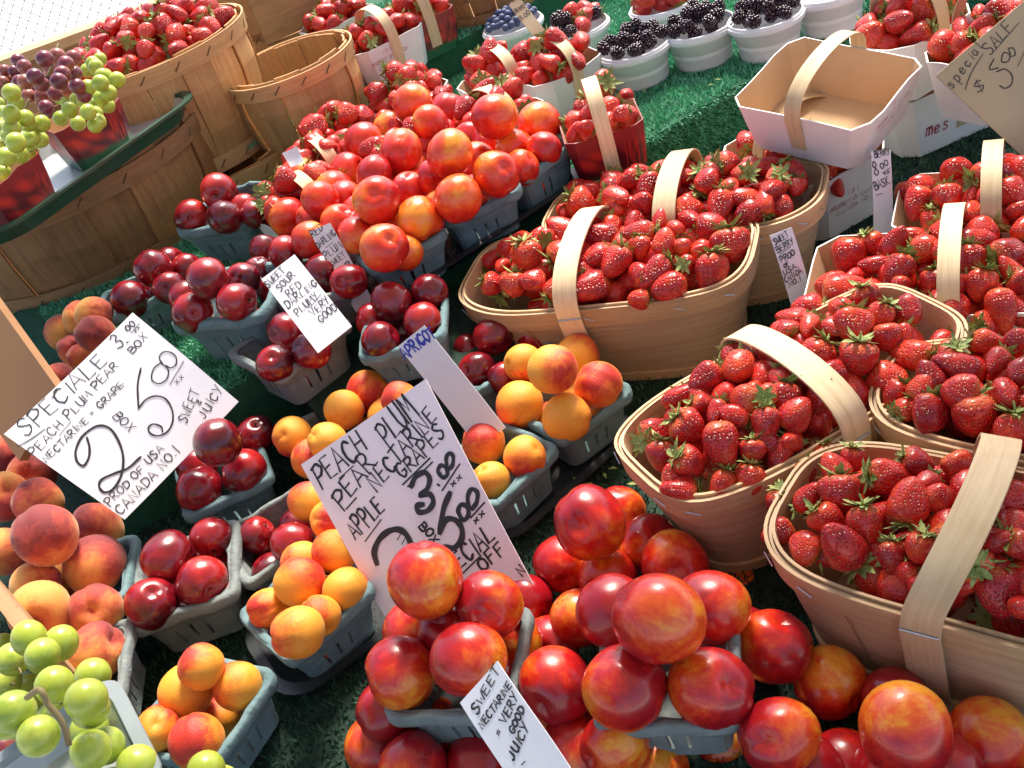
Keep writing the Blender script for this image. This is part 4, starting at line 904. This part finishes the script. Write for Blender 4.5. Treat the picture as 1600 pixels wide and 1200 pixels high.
# cartons behind the sale card
PM = printed_text([('mes', -.062, -.020, .030, .020)], 'f', w=.0022)
c10 = P(1450, 100, ZT+.02+CH); berry_carton(c10+np.array([.02, .02, 0]), math.radians(6), ZT+.002, 'white carton of strawberries behind the empty tipped carton', 'in the white carton behind the tipped empty carton', .105, .068, CH, text=PM, handle=.075)
c11 = P(1420, 40, ZB+.08); berry_carton(c11, math.radians(20), ZB+.001, 'small carton of strawberries with thin handle behind the sale card', 'in the small carton behind the sale card', .075, .055, .08, handle=.07)
c12 = P(1560, 60, ZB+.08); berry_carton(c12, math.radians(20), ZB+.001, 'carton of strawberries hidden behind the brown sale card', 'in the carton hidden behind the brown sale card', .085, .058, .08, handle=.07)
# red printed boxes
def red_box(c, yaw, z, label, s=.052, h=.078, hand=True):
    return carton(c, yaw, z, label, s, s*.92, h, hand=hand, name='printed_box', mat=M_PRINT, lining=M_KRAFT, cat='box', group='red printed fruit boxes', ch=.012, handle=.06)
cr = P(938, 192, ZB+.078); yr = yawpx((890, 212), (1000, 178), ZB+.08)
red_box(cr, yr, ZB+.001, 'red printed strawberry box with thin handle beside the orange red nectarines', .056, .08)
surf = heap_z(cr, yr, .05, .046, ZB+.083, .03, 3); wd = 'in the red printed box next to the nectarines'
berries_px([(912,172,38,-90),(950,193,34,-150),(938,135,44),(978,150,28),(915,200,26),(970,178,26)], surf, wd, 'strawberries '+wd); berries_fill(cr, yr, .045, .04, surf, wd, 'strawberries '+wd, .015, ((.02, .006),), .028, 3, show=False)
# berry cartons along the tub step, behind the nectarines
ROW = [((868, 96), None, 'white carton of strawberries with red print beside the blackberry tubs', True),
 (None, (-.54, .27), 'carton of strawberries behind the orange red nectarines by the white slip', True), (None, (-.38, .22), 'carton of strawberries behind the middle of the nectarine tray', False), (None, (-.225, .19), 'carton of strawberries between nectarines and the printed carton', True),
 (None, (-.46, .36), 'carton of strawberries second from the pale stave baskets', True), (None, (-.28, .34), 'carton of strawberries third from the pale stave baskets', False), (None, (-.115, .34), 'carton of strawberries in front of the blueberry tub', True),
 (None, (-.40, .44), 'carton of strawberries in front of the empty yellowish basket', False), (None, (-.24, .47), 'carton of strawberries below the back step corner', False)]
for k, (pc, uv_, lab, hd) in enumerate(ROW):
    c = P(*pc, ZB+.075) if pc else np.array([*sw(*uv_), 0])
    berry_carton(c, SY+math.radians([0, 8, -5, 3][k % 4]), ZB+.001, lab, 'in the '+lab.replace(' of strawberries', ''), .072, .056, .066, dome=.045, text=PT if k == 0 else None, hand=hd, handle=.05)
# back step: cartons and a printed box
c = P(592, 58, ZC+.075); berry_carton(c, math.radians(26), ZC+.001, 'white carton of strawberries with red print on the back step', 'in the printed carton on the back step', .08, .055, .075, text=PT2, hand=True, handle=.055)
c = P(525, 30, ZC+.07); berry_carton(c, math.radians(26), ZC+.001, 'carton of strawberries at the wooden end of the back step', 'in the carton at the wooden end of the back step', .075, .055, .07, hand=False)
c = P(655, 22, ZC+.075); red_box(c, math.radians(15), ZC+.001, 'red printed box of strawberries with pale handle on the back step', .056, .075)
surf = heap_z(c, .2, .05, .046, ZC+.07, .03, 3); berries_fill(c, .2, .045, .04, surf, 'in the red printed box on the back step', 'strawberries in the red box on the back step', .017, ((0, .006), (.02, .006)), .029, 3)
c = P(552, 92, ZC+.05); red_box(c, math.radians(20), ZC-.004, 'red printed box at the corner of the back step', .045, .06, False)
surf = heap_z(c, .2, .04, .036, ZC+.06, .02, 3); berries_fill(c, .2, .036, .033, surf, 'in the red printed box at the corner of the back step', 'strawberries in the corner red box', .016, ((0, .006),), .028, 3)
c = P(755, -25, ZC+.05); bushel(c, ZC+.001, 'brown stave basket standing at the back of the turf step', .10, .088, .07, 14, False, hoops=(.85, .15), hw=.02)

# ================================================================== white tubs
TUBS = [((1195, 22), 'white tub heaped with blackberries nearest the empty carton', 'black'), ((1091, 38), 'white tub heaped with blackberries in the middle of three', 'black'), ((990, 70), 'white tub heaped with blackberries beside the printed strawberry carton', 'black'), ((1293, -18), 'white tub half cut by the picture edge behind the blackberries', 'none'), ((800, 36), 'white tub of blueberries', 'blue'), ((900, 40), 'white tub of strawberries and blackberries mixed', 'mix'), ((1035, 3), 'white tub of strawberries behind the blackberries', 'straw')]
TR = .0595
def berry_thing(name, me, p, r, label, group):
    o = link(name, me, None, TRS(p, Q=rquat(), scale=r)); return tag(o, label, name, group)
for pc, lab, kd in TUBS:
    zt = ZB+.001; c = P(*pc, zt+.062); tub(c, zt, lab.replace('white tub of blueberries', 'white tub of blueberries beside the tan price slip').replace('nearest the empty carton', 'standing closest to the tipped empty carton').replace('half cut by the picture edge', 'standing alone'), TR)
    if kd == 'none': continue
    sz = {'black': .0125, 'blue': .0068, 'mix': .013, 'straw': .016}[kd]; sp = sz*1.75
    surf = heap_z(c, 0, .056, .056, zt+.061, .028, 2)
    for drop in (0, sz*1.3):
        pts = []
        for _ in range(900):
            RM = .049 if drop == 0 else .036; q = RNG.uniform(-1, 1, 2)*.050
            if np.hypot(*q) > RM or any(np.hypot(*(q-w)) < sp for w in pts): continue
            pts.append(q)
        for q in pts:
            p = np.array([c[0]+q[0], c[1]+q[1], 0]); p[2] = surf(p[0], p[1])-drop+RNG.uniform(-.003, .003)
            k2 = kd if kd != 'mix' else ('black' if RNG.random() < .5 else 'straw')
            if k2 == 'black': berry_thing('blackberry', BB[int(RNG.integers(3))], p, sz*.86, 'blackberry in the '+lab.replace(' heaped with blackberries', '').replace(' of strawberries and blackberries mixed', ' of mixed berries'), 'blackberries in tubs')
            elif k2 == 'blue': berry_thing('blueberry', BLU, p, sz, 'dusty blueberry in the white tub beside the tan price slip', 'blueberries in the tub')
            elif drop == 0 or kd == 'straw': add_berry(p, .015, 'in the '+lab.replace(' of strawberries', ''), 'strawberries in tubs')

# ---- build strawberries: the 300 that show largest are things, the rest one mass
for B in BERRY:
    x, y, d = proj(B['p']); B['px'] = B['r']*2*F/d if (-30 < x < W+30 and -30 < y < H+30) else 0
rank = sorted([B for B in BERRY if B['show']], key=lambda B: -B['px'])[:300]; keep = {id(B) for B in rank}
for k, B in enumerate(BERRY):
    if id(B) in keep:
        o = link('strawberry', SB[k % 6], None, TRS(B['p'], Q=B['Q'], scale=B['r']))
        if k % 8 != 7: link('calyx', CX[k % 4], o)
        sz = 'large' if B['r'] > .0178 else 'small' if B['r'] < .0148 else 'middling'
        tag(o, f'{sz} {"leafy" if k % 8 != 7 else "capless"} strawberry '+B['words'], 'strawberry', B['group'])
vs, fs, gv, gf = [], [], [], []; nv = ng = 0
for k, B in enumerate(BERRY):
    if id(B) in keep: continue
    M = np.array(TRS(B['p'], Q=B['Q'], scale=B['r']))
    me = SB[k % 6]; v = np.empty(len(me.vertices)*3); me.vertices.foreach_get('co', v); v = v.reshape(-1, 3)@M[:3, :3].T+M[:3, 3]
    fs += [tuple(i+nv for i in p.vertices) for p in me.polygons]; vs.append(v); nv += len(v)
    if not B['fill'] or k % 3 == 0:
        me = CX[k % 4]; v = np.empty(len(me.vertices)*3); me.vertices.foreach_get('co', v); v = v.reshape(-1, 3)@M[:3, :3].T+M[:3, 3]
        gf += [tuple(i+ng for i in p.vertices) for p in me.polygons]; gv.append(v); ng += len(v)
def berry_mass_mat():
    m, nt, b = newmat('strawberry_mass_skin'); v = coords(nt, rnd=False)
    vo = node(nt, 'TexVoronoi'); vo.inputs['Scale'].default_value = 320; vo.inputs['Randomness'].default_value = .5; nt.links.new(v, vo.inputs['Vector']); d = vo.outputs['Distance']
    c = ramp(nt, noise(nt, v, 40, 2), [(.28, (.68, .06, .02)), (.5, (.56, .018, .013)), (.75, (.30, .006, .011))])
    c = mix(nt, math_(nt, 'MULTIPLY', ramp(nt, d, [(.09, (1, 1, 1)), (.16, (0, 0, 0))]), .85), c, (.80, .42, .10))
    nt.links.new(c, b.inputs['Base Color']); set_(b, Roughness=.3, Coat_Weight=.12, Coat_Roughness=.2); b.inputs['Subsurface Weight'].default_value = .08; b.inputs['Subsurface Scale'].default_value = .01
    bump(nt, b, ramp(nt, d, [(0, (.45, .45, .45)), (.12, (.1, .1, .1)), (.42, (1, 1, 1))]), .55, .0016); return m
mass = link('strawberry_mass', mesh('strawberry_mass', np.concatenate(vs), fs, berry_mass_mat())); tag(mass, 'many more strawberries filling the baskets and cartons under the top ones', 'strawberries', kind='stuff')
mg = link('calyx_mass', mesh('calyx_mass', np.concatenate(gv), gf, M_CALYX, smooth=False), mass); tag(mg, kind='stuff')

# ================================================================== grapes
_m = MB(); _m.tube([(0, 0, .98), (.05, .02, 1.3), (0, .05, 1.7)], [.14, .07, .07], 5); PED = _m.mesh('pedicel', M_STEM, True)
def bunch(px, D, kind, label, ori=None, stem=None, zmin=None):
    pts = []
    for x, y, d in px:
        tt = F*D*RNG.uniform(.97, 1.03)/d; pts.append([CAM+ray(x, y)*tt, d*tt/(2*F), ray(x, y)])
    for _ in range(30):                                          # ease overlaps apart along the sight lines
        for i in range(len(pts)):
            for j in range(i):
                dv = pts[i][0]-pts[j][0]; L = np.linalg.norm(dv); o_ = (pts[i][1]+pts[j][1])*.97-L
                if o_ > 0:
                    far, near = (i, j) if pts[i][0][1] > pts[j][0][1] else (j, i)
                    pts[far][0] = pts[far][0]+pts[far][2]*o_*.25; pts[near][0] = pts[near][0]-pts[near][2]*o_*.25
    c = np.mean([p[0] for p in pts], 0); o = empty('grape_bunch', TRS(c)); tag(o, label, 'grapes', 'bunches of grapes')
    if len(pts) > 6:                                             # more grapes packed behind the ones that show
        base = list(pts)
        for p, r, d_ in base:
            q = p+d_*r*1.25+RNG.normal(0, r*.7, 3)
            if min(np.linalg.norm(q-w[0])/(r+w[1]) for w in pts) > .74: pts.append([q, r*.95, d_])
    for p, r, _ in pts:
        ax = Vector((c-p).tolist())+Vector(RNG.normal(0, .012, 3).tolist()); g = link('grape', GR[kind], o, TRS(p-c, Q=ax.to_track_quat('Z', 'Y'), scale=r*1.03)); link('pedicel', PED, g)
    if stem:
        mb = MB(); mb2 = [CAM+ray(x, y)*(F*D/dd)-c for x, y, dd in stem]; mb.tube(catmull(mb2, 4), .0021, 6); link('stem', mb.mesh('stem', M_STEM, True), o)
    return o
bunch([(45,997,52),(95,1005,52),(67,1025,53),(20,1030,50),(8,1066,48),(85,1070,58),(145,1056,54),(135,1093,64),(22,1112,66),(60,1150,62),(140,1140,58),(142,1172,62),(215,1196,62),(186,1176,44),(88,1190,50),(120,1042,40),(100,1112,50),(5,1012,44),(45,1075,44),(110,1150,50),(25,1180,50),(60,1105,44),(170,1200,50)], .0275, 'g', 'bunch of large green grapes with brown stem on the grey metal tray', stem=[(42,1090,66),(62,1078,68),(75,1100,68),(98,1130,68),(108,1165,68)])
bunch([(322,1203,58),(345,1225,56),(300,1232,56)], .0275, 'g', 'few green grapes spilling beside the apricot box')
bunch([(6,1172,56),(-18,1150,54),(-20,1185,54)], .0275, 'r', 'purple grapes beside the large green bunch')
bunch([(7,110,18),(22,111,18),(38,104,22),(5,128,18),(16,121,17),(70,92,26),(90,88,25),(115,90,23),(80,108,23),(103,100,25),(55,120,26),(40,128,24),(65,132,24),(92,127,26),(116,115,24),(121,135,24),(65,150,23),(86,146,23),(72,168,23),(45,150,22),(104,140,22),(28,132,20),(100,118,20),(55,140,20)], .0215, 'r', 'bunch of dusky red grapes heaped behind the green ones', stem=[(60,112,24),(75,118,24),(92,68,24)])
bunch([(150,105,23),(137,110,21),(165,118,21),(157,130,26),(183,125,25),(138,137,25),(170,145,25),(187,147,19),(152,152,22),(168,165,23),(132,158,23),(150,165,24),(138,175,25),(109,172,25),(95,185,23),(122,193,23),(153,190,25),(120,165,21),(105,160,20),(140,190,20),(90,200,20)], .0215, 'g', 'bunch of green grapes in the red printed box on the tray', stem=[(145,140,22),(150,150,22),(140,168,22)])
bunch([(18,145,28),(25,160,25),(17,178,28),(4,175,21),(45,193,26),(65,193,26),(18,200,28),(62,218,26),(25,222,30),(46,208,22),(10,245,30),(32,242,25),(46,216,24),(48,237,24),(25,260,23),(0,200,24),(0,225,24),(5,270,24)], .0225, 'g', 'bunch of green grapes in the red printed box hanging over the tray end', stem=[(35,190,26),(40,170,26),(46,155,26)])
def edge_box(A, B, z, h, s, label):
    a, b = P(*A, z+h), P(*B, z+h); d = (b-a)/np.linalg.norm(b-a); n = np.cross((0, 0, 1), d); c = (a+b)/2+n*s; return red_box(c, math.atan2(d[1], d[0]), z, label, s, h, False)
edge_box((92, 208), (190, 156), 1.043, .072, .058, 'red printed box of green grapes standing on the grape tray'); edge_box((-16, 300), (78, 228), 1.043, .075, .058, 'red printed box of green grapes at the end of the tray')

# ================================================================== price cards
sheet('price_card', [(8, 680), (208, 490), (373, 628), (195, 812)], 1.12, M_PAPER, 'big white handwritten card, peach plum pear, two for 5.00', [
 ('t', 'SPECIALE', 42, 684, 172, 562, 27, .75), ('p', [(82, 622), (90, 610)], .7), ('p', [(30, 700), (50, 688), (72, 672)], .6), ('t', '3', 184, 547, 198, 536, 25, .8), ('p', [(199, 537), (201, 536)], 1), ('t', '00', 201, 520, 215, 508, 10, .7), ('p', [(206, 522), (219, 508)], .5), ('t', 'xx', 213, 522, 222, 513, 7, .5), ('t', 'BOX', 208, 555, 234, 527, 12, .6),
 ('t', 'PEACH PLUM PEAR', 56, 716, 188, 572, 15, .62), ('t', 'NECTARINE = GRAPE', 75, 725, 196, 602, 12, .6), ('p', [(94, 682), (112, 660)], .5), ('p', [(176, 618), (194, 600)], .5),
 ('p', [(137, 685), (141, 700), (140, 716), (132, 729), (122, 722), (120, 705), (130, 683), (152, 667), (172, 670), (186, 690), (193, 715), (190, 742), (178, 764), (164, 770), (156, 761), (160, 750), (180, 740), (200, 732), (220, 714)], 1.25),
 ('p', [(221, 577), (216, 602), (217, 639)], 1.0), ('p', [(217, 639), (228, 626), (243, 620), (259, 624), (269, 640), (270, 658), (262, 674), (248, 681), (236, 678), (232, 669), (240, 663), (252, 667), (254, 675)], .9),
 ('p', [(252, 569), (241, 578), (238, 594), (249, 601), (261, 594), (264, 580), (255, 571), (252, 569)], .7), ('p', [(256, 572), (250, 561), (256, 553), (267, 553), (276, 560), (276, 571), (268, 577), (260, 573)], .7), ('p', [(288, 567), (266, 602)], .6), ('t', 'xx', 277, 602, 290, 588, 9, .6),
 ('t', 'BOX', 176, 652, 204, 678, 13, .6), ('t', 'SWEET', 291, 662, 314, 611, 14, .6), ('t', '&', 312, 634, 318, 628, 8, .5), ('t', 'JUICY', 320, 656, 350, 607, 14, .6), ('t', 'PROD OF USA', 172, 792, 258, 700, 13, .6), ('t', 'CANADA NO.1', 190, 806, 282, 704, 16, .65)], seed=1, pen=.0021, bend=.004, n0=(-.1, -.75, .65), wn=1.2)
sheet('price_card', [(470, 726), (665, 592), (836, 918), (640, 1030)], 1.03, M_PAPERP, 'tall pinkish laminated card with bold marker, 3.00 and 5.00', [
 ('t', 'PEACH', 502, 762, 578, 700, 33, 1.3), ('t', 'PLUM', 606, 698, 657, 648, 40, 1.3), ('t', 'PEAR', 535, 796, 590, 722, 28, 1.25), ('t', 'NECTARINE', 589, 768, 686, 650, 25, 1.2), ('t', 'GRAPES', 630, 749, 700, 676, 22, 1.15), ('p', [(630, 757), (672, 716)], 1.2), ('p', [(638, 760), (676, 722)], 1.1), ('t', 'APPLE', 557, 843, 604, 794, 26, 1.2), ('p', [(530, 748), (552, 728)], .8), ('p', [(542, 795), (557, 778)], 1.1), ('p', [(572, 845), (596, 812)], .9),
 ('p', [(643, 760), (650, 745), (664, 738), (672, 748), (668, 764), (657, 774), (672, 772), (678, 784), (670, 797), (656, 800), (652, 790), (662, 788)], 2.6), ('p', [(685, 757), (687, 758)], 1.5), ('p', [(690, 744), (685, 735), (690, 727), (698, 731), (700, 741), (694, 746), (690, 744)], 2.0), ('p', [(700, 732), (698, 716), (703, 708), (709, 713), (708, 726), (703, 733)], 2.0), ('p', [(692, 766), (719, 725)], 1.1), ('t', 'xx', 708, 760, 726, 742, 9, 1.0),
 ('t', 'BOX', 655, 822, 680, 852, 15, 1.0), ('p', [(704, 770), (694, 795), (688, 832)], 2.8), ('p', [(688, 832), (698, 812), (712, 812), (722, 824), (722, 842), (710, 856), (696, 854)], 2.8),
 ('p', [(722, 810), (717, 798), (722, 788), (731, 792), (733, 804), (727, 812), (722, 810)], 2.2), ('p', [(734, 796), (732, 776), (738, 764), (747, 769), (746, 784), (739, 795)], 2.2), ('p', [(737, 808), (758, 785)], 1.2), ('t', 'xx', 744, 818, 762, 798, 9, 1.1), ('p', [(622, 843), (630, 828)], .6), ('p', [(629, 850), (636, 836)], .6),
 ('p', [(590, 880), (586, 862), (594, 842), (610, 829), (627, 828), (640, 842), (645, 866), (640, 890), (625, 910)], 3.0), ('t', 'SPECIAL', 694, 912, 778, 838, 25, 1.25), ('p', [(724, 895), (752, 868)], 1.1), ('t', 'OFF', 757, 894, 793, 857, 20, 1.2), ('t', 'N', 816, 900, 824, 890, 14, 1.2)], seed=2, pen=.0021)
sheet('price_card', [(408, 436), (460, 397), (550, 510), (497, 552)], 1.22, M_PAPER, 'small white card reading sweet sour red darling plum', [('t', 'SWEET', 419, 450, 447, 423, 13), ('t', 'SOUR', 438, 456, 462, 428, 13), ('t', 'RED', 451, 464, 474, 446, 13), ('t', 'DARLING', 450, 483, 498, 444, 14), ('t', 'PLUMY', 466, 495, 500, 463, 14), ('t', 'VERY', 490, 495, 518, 470, 13), ('t', 'GOOD', 502, 505, 530, 482, 13), ('p', [(484, 482), (502, 460)], .8)], seed=3, pen=.0013)
sheet('price_card', [(483, 362), (516, 348), (600, 500), (577, 524)], 1.31, M_PAPER, 'long white strip card reading red darling plum', [('t', 'RED', 489, 372, 507, 358, 11), ('t', 'DARLING', 498, 389, 526, 366, 11), ('t', 'PLUM', 509, 405, 536, 386, 11), ('t', 'SWEET', 519, 418, 541, 399, 9), ('t', 'SOUR', 528, 432, 551, 415, 11), ('t', 'GOOD', 539, 446, 559, 431, 11), ('p', [(508, 388), (520, 378)], .8)], seed=4, pen=.0012, wn=2.5)
sheet('price_card', [(622, 541), (663, 508), (790, 668), (748, 700)], 1.10, M_PAPER, 'plain white card with APRICOT in blue letters', [('t', 'APRICOT', 634, 562, 684, 524, 18, 1.3), ('p', [(660, 536), (666, 530), (672, 534)], 1.2)], ink=M_INKB, seed=5, pen=.0018)
sheet('price_card', [(720, 1098), (778, 1033), (905, 1222), (842, 1290)], .70, M_PAPER, 'white card reading sweet nectarine very good juicy', [('t', 'SWEET', 747, 1117, 785, 1046, 15), ('t', 'NECTARINE', 756, 1140, 803, 1070, 12), ('t', '= VERY', 783, 1152, 812, 1086, 13), ('t', 'GOOD', 803, 1148, 822, 1106, 12), ('t', 'JUICY', 802, 1190, 828, 1134, 14), ('p', [(815, 1195), (820, 1190)], .8)], seed=6, pen=.0014)
sheet('price_card', [(1203, 368), (1237, 355), (1272, 468), (1240, 486)], 1.13, M_PAPER, 'narrow white card reading sweet berry prod of usa canada', [('t', 'SWEET', 1211, 383, 1233, 368, 9), ('t', 'BERRY', 1215, 396, 1241, 379, 9), ('t', 'PROD', 1220, 411, 1243, 397, 9), ('t', 'OF', 1226, 419, 1234, 411, 6), ('t', 'USA.', 1225, 431, 1248, 416, 8), ('t', 'CANADA', 1227, 442, 1254, 425, 8), ('t', 'NO.1', 1234, 449, 1252, 438, 8), ('p', [(1217, 398), (1234, 386)], .8)], seed=7, pen=.0012, wn=2.5)
sheet('price_card', [(1362, 236), (1392, 233), (1396, 374), (1366, 378)], 1.20, M_PAPER, 'upright narrow white card reading berry 8.00 basket', [('t', 'BERRY', 1367, 247, 1391, 240, 9), ('t', '8', 1367, 277, 1376, 273, 20), ('t', '00', 1377, 265, 1390, 256, 9), ('p', [(1378, 271), (1390, 262)], .8), ('t', 'xx', 1381, 273, 1391, 269, 5), ('t', 'BASK.', 1367, 298, 1393, 284, 12), ('p', [(1368, 305), (1378, 302)], .8)], seed=8, pen=.0013)
sheet('sale_card', [(1462, 118), (1612, -8), (1722, 170), (1600, 247)], 1.18, M_BROWNCARD, 'brown cardboard sale card reading special sale 5.00', [('t', 'special', 1488, 140, 1537, 72, 16, .8), ('t', 'SALE', 1546, 86, 1588, 42, 22, .9), ('p', [(1508, 140), (1517, 115), (1536, 84)], .7), ('p', [(1550, 84), (1592, 36)], .7), ('t', '$', 1527, 147, 1544, 133, 22, .8), ('p', [(1553, 92), (1546, 108), (1560, 106)], .9), ('p', [(1557, 112), (1570, 108), (1581, 118), (1580, 132), (1570, 138), (1562, 134)], .9), ('p', [(1567, 84), (1565, 96), (1575, 96), (1578, 86), (1570, 82), (1567, 84)], .8), ('p', [(1579, 84), (1576, 76), (1584, 76), (1586, 86), (1580, 88)], .8), ('p', [(1590, 104), (1602, 78)], .7)], ink=M_INKP, th=.003, seed=9, wn=1.0, pen=.0018)
sheet('price_slip', [(795, 8), (812, -4), (852, 48), (832, 55)], 1.75, M_BROWNCARD, 'small tan price slip stuck by the blueberry tub', [('t', 'BERRY', 806, 20, 822, 10, 6), ('t', '3.00', 814, 32, 830, 20, 7)], seed=10, wn=2.5, pen=.0016, ink=M_INKP)
sheet('white_slip', [(441, 240), (464, 229), (475, 252), (455, 262)], 1.42, M_PAPER, 'small blank white slip standing behind the nectarines', [], seed=11, wn=2.5)

scr = MB(); rs = np.random.default_rng(12)
for k in range(70):
    u, v = rs.uniform(-.35, .7), rs.uniform(.02, .42); w_ = sw(u, v); f = rs.uniform(0, 6.28); l = rs.uniform(.003, .007)
    if k % 3 == 0: w_ = P(rs.uniform(900, 1000), rs.uniform(640, 780), ZT)[:2]
    zz = (ZT if k % 3 == 0 else ZB)+.007; s_, q_ = np.array([math.cos(f), math.sin(f)])*l, np.array([-math.sin(f), math.cos(f)])*l*.4
    scr.add([(*(w_-s_), zz), (*(w_-q_), zz+.002), (*(w_+s_), zz+.001), (*(w_+q_), zz+.002)], [(0, 1, 2), (0, 2, 3)])
tag(link('leaf_litter', scr.mesh('leaf_litter', M_CALYX)), 'small dry leaf scraps scattered on the green turf', 'litter', kind='stuff')
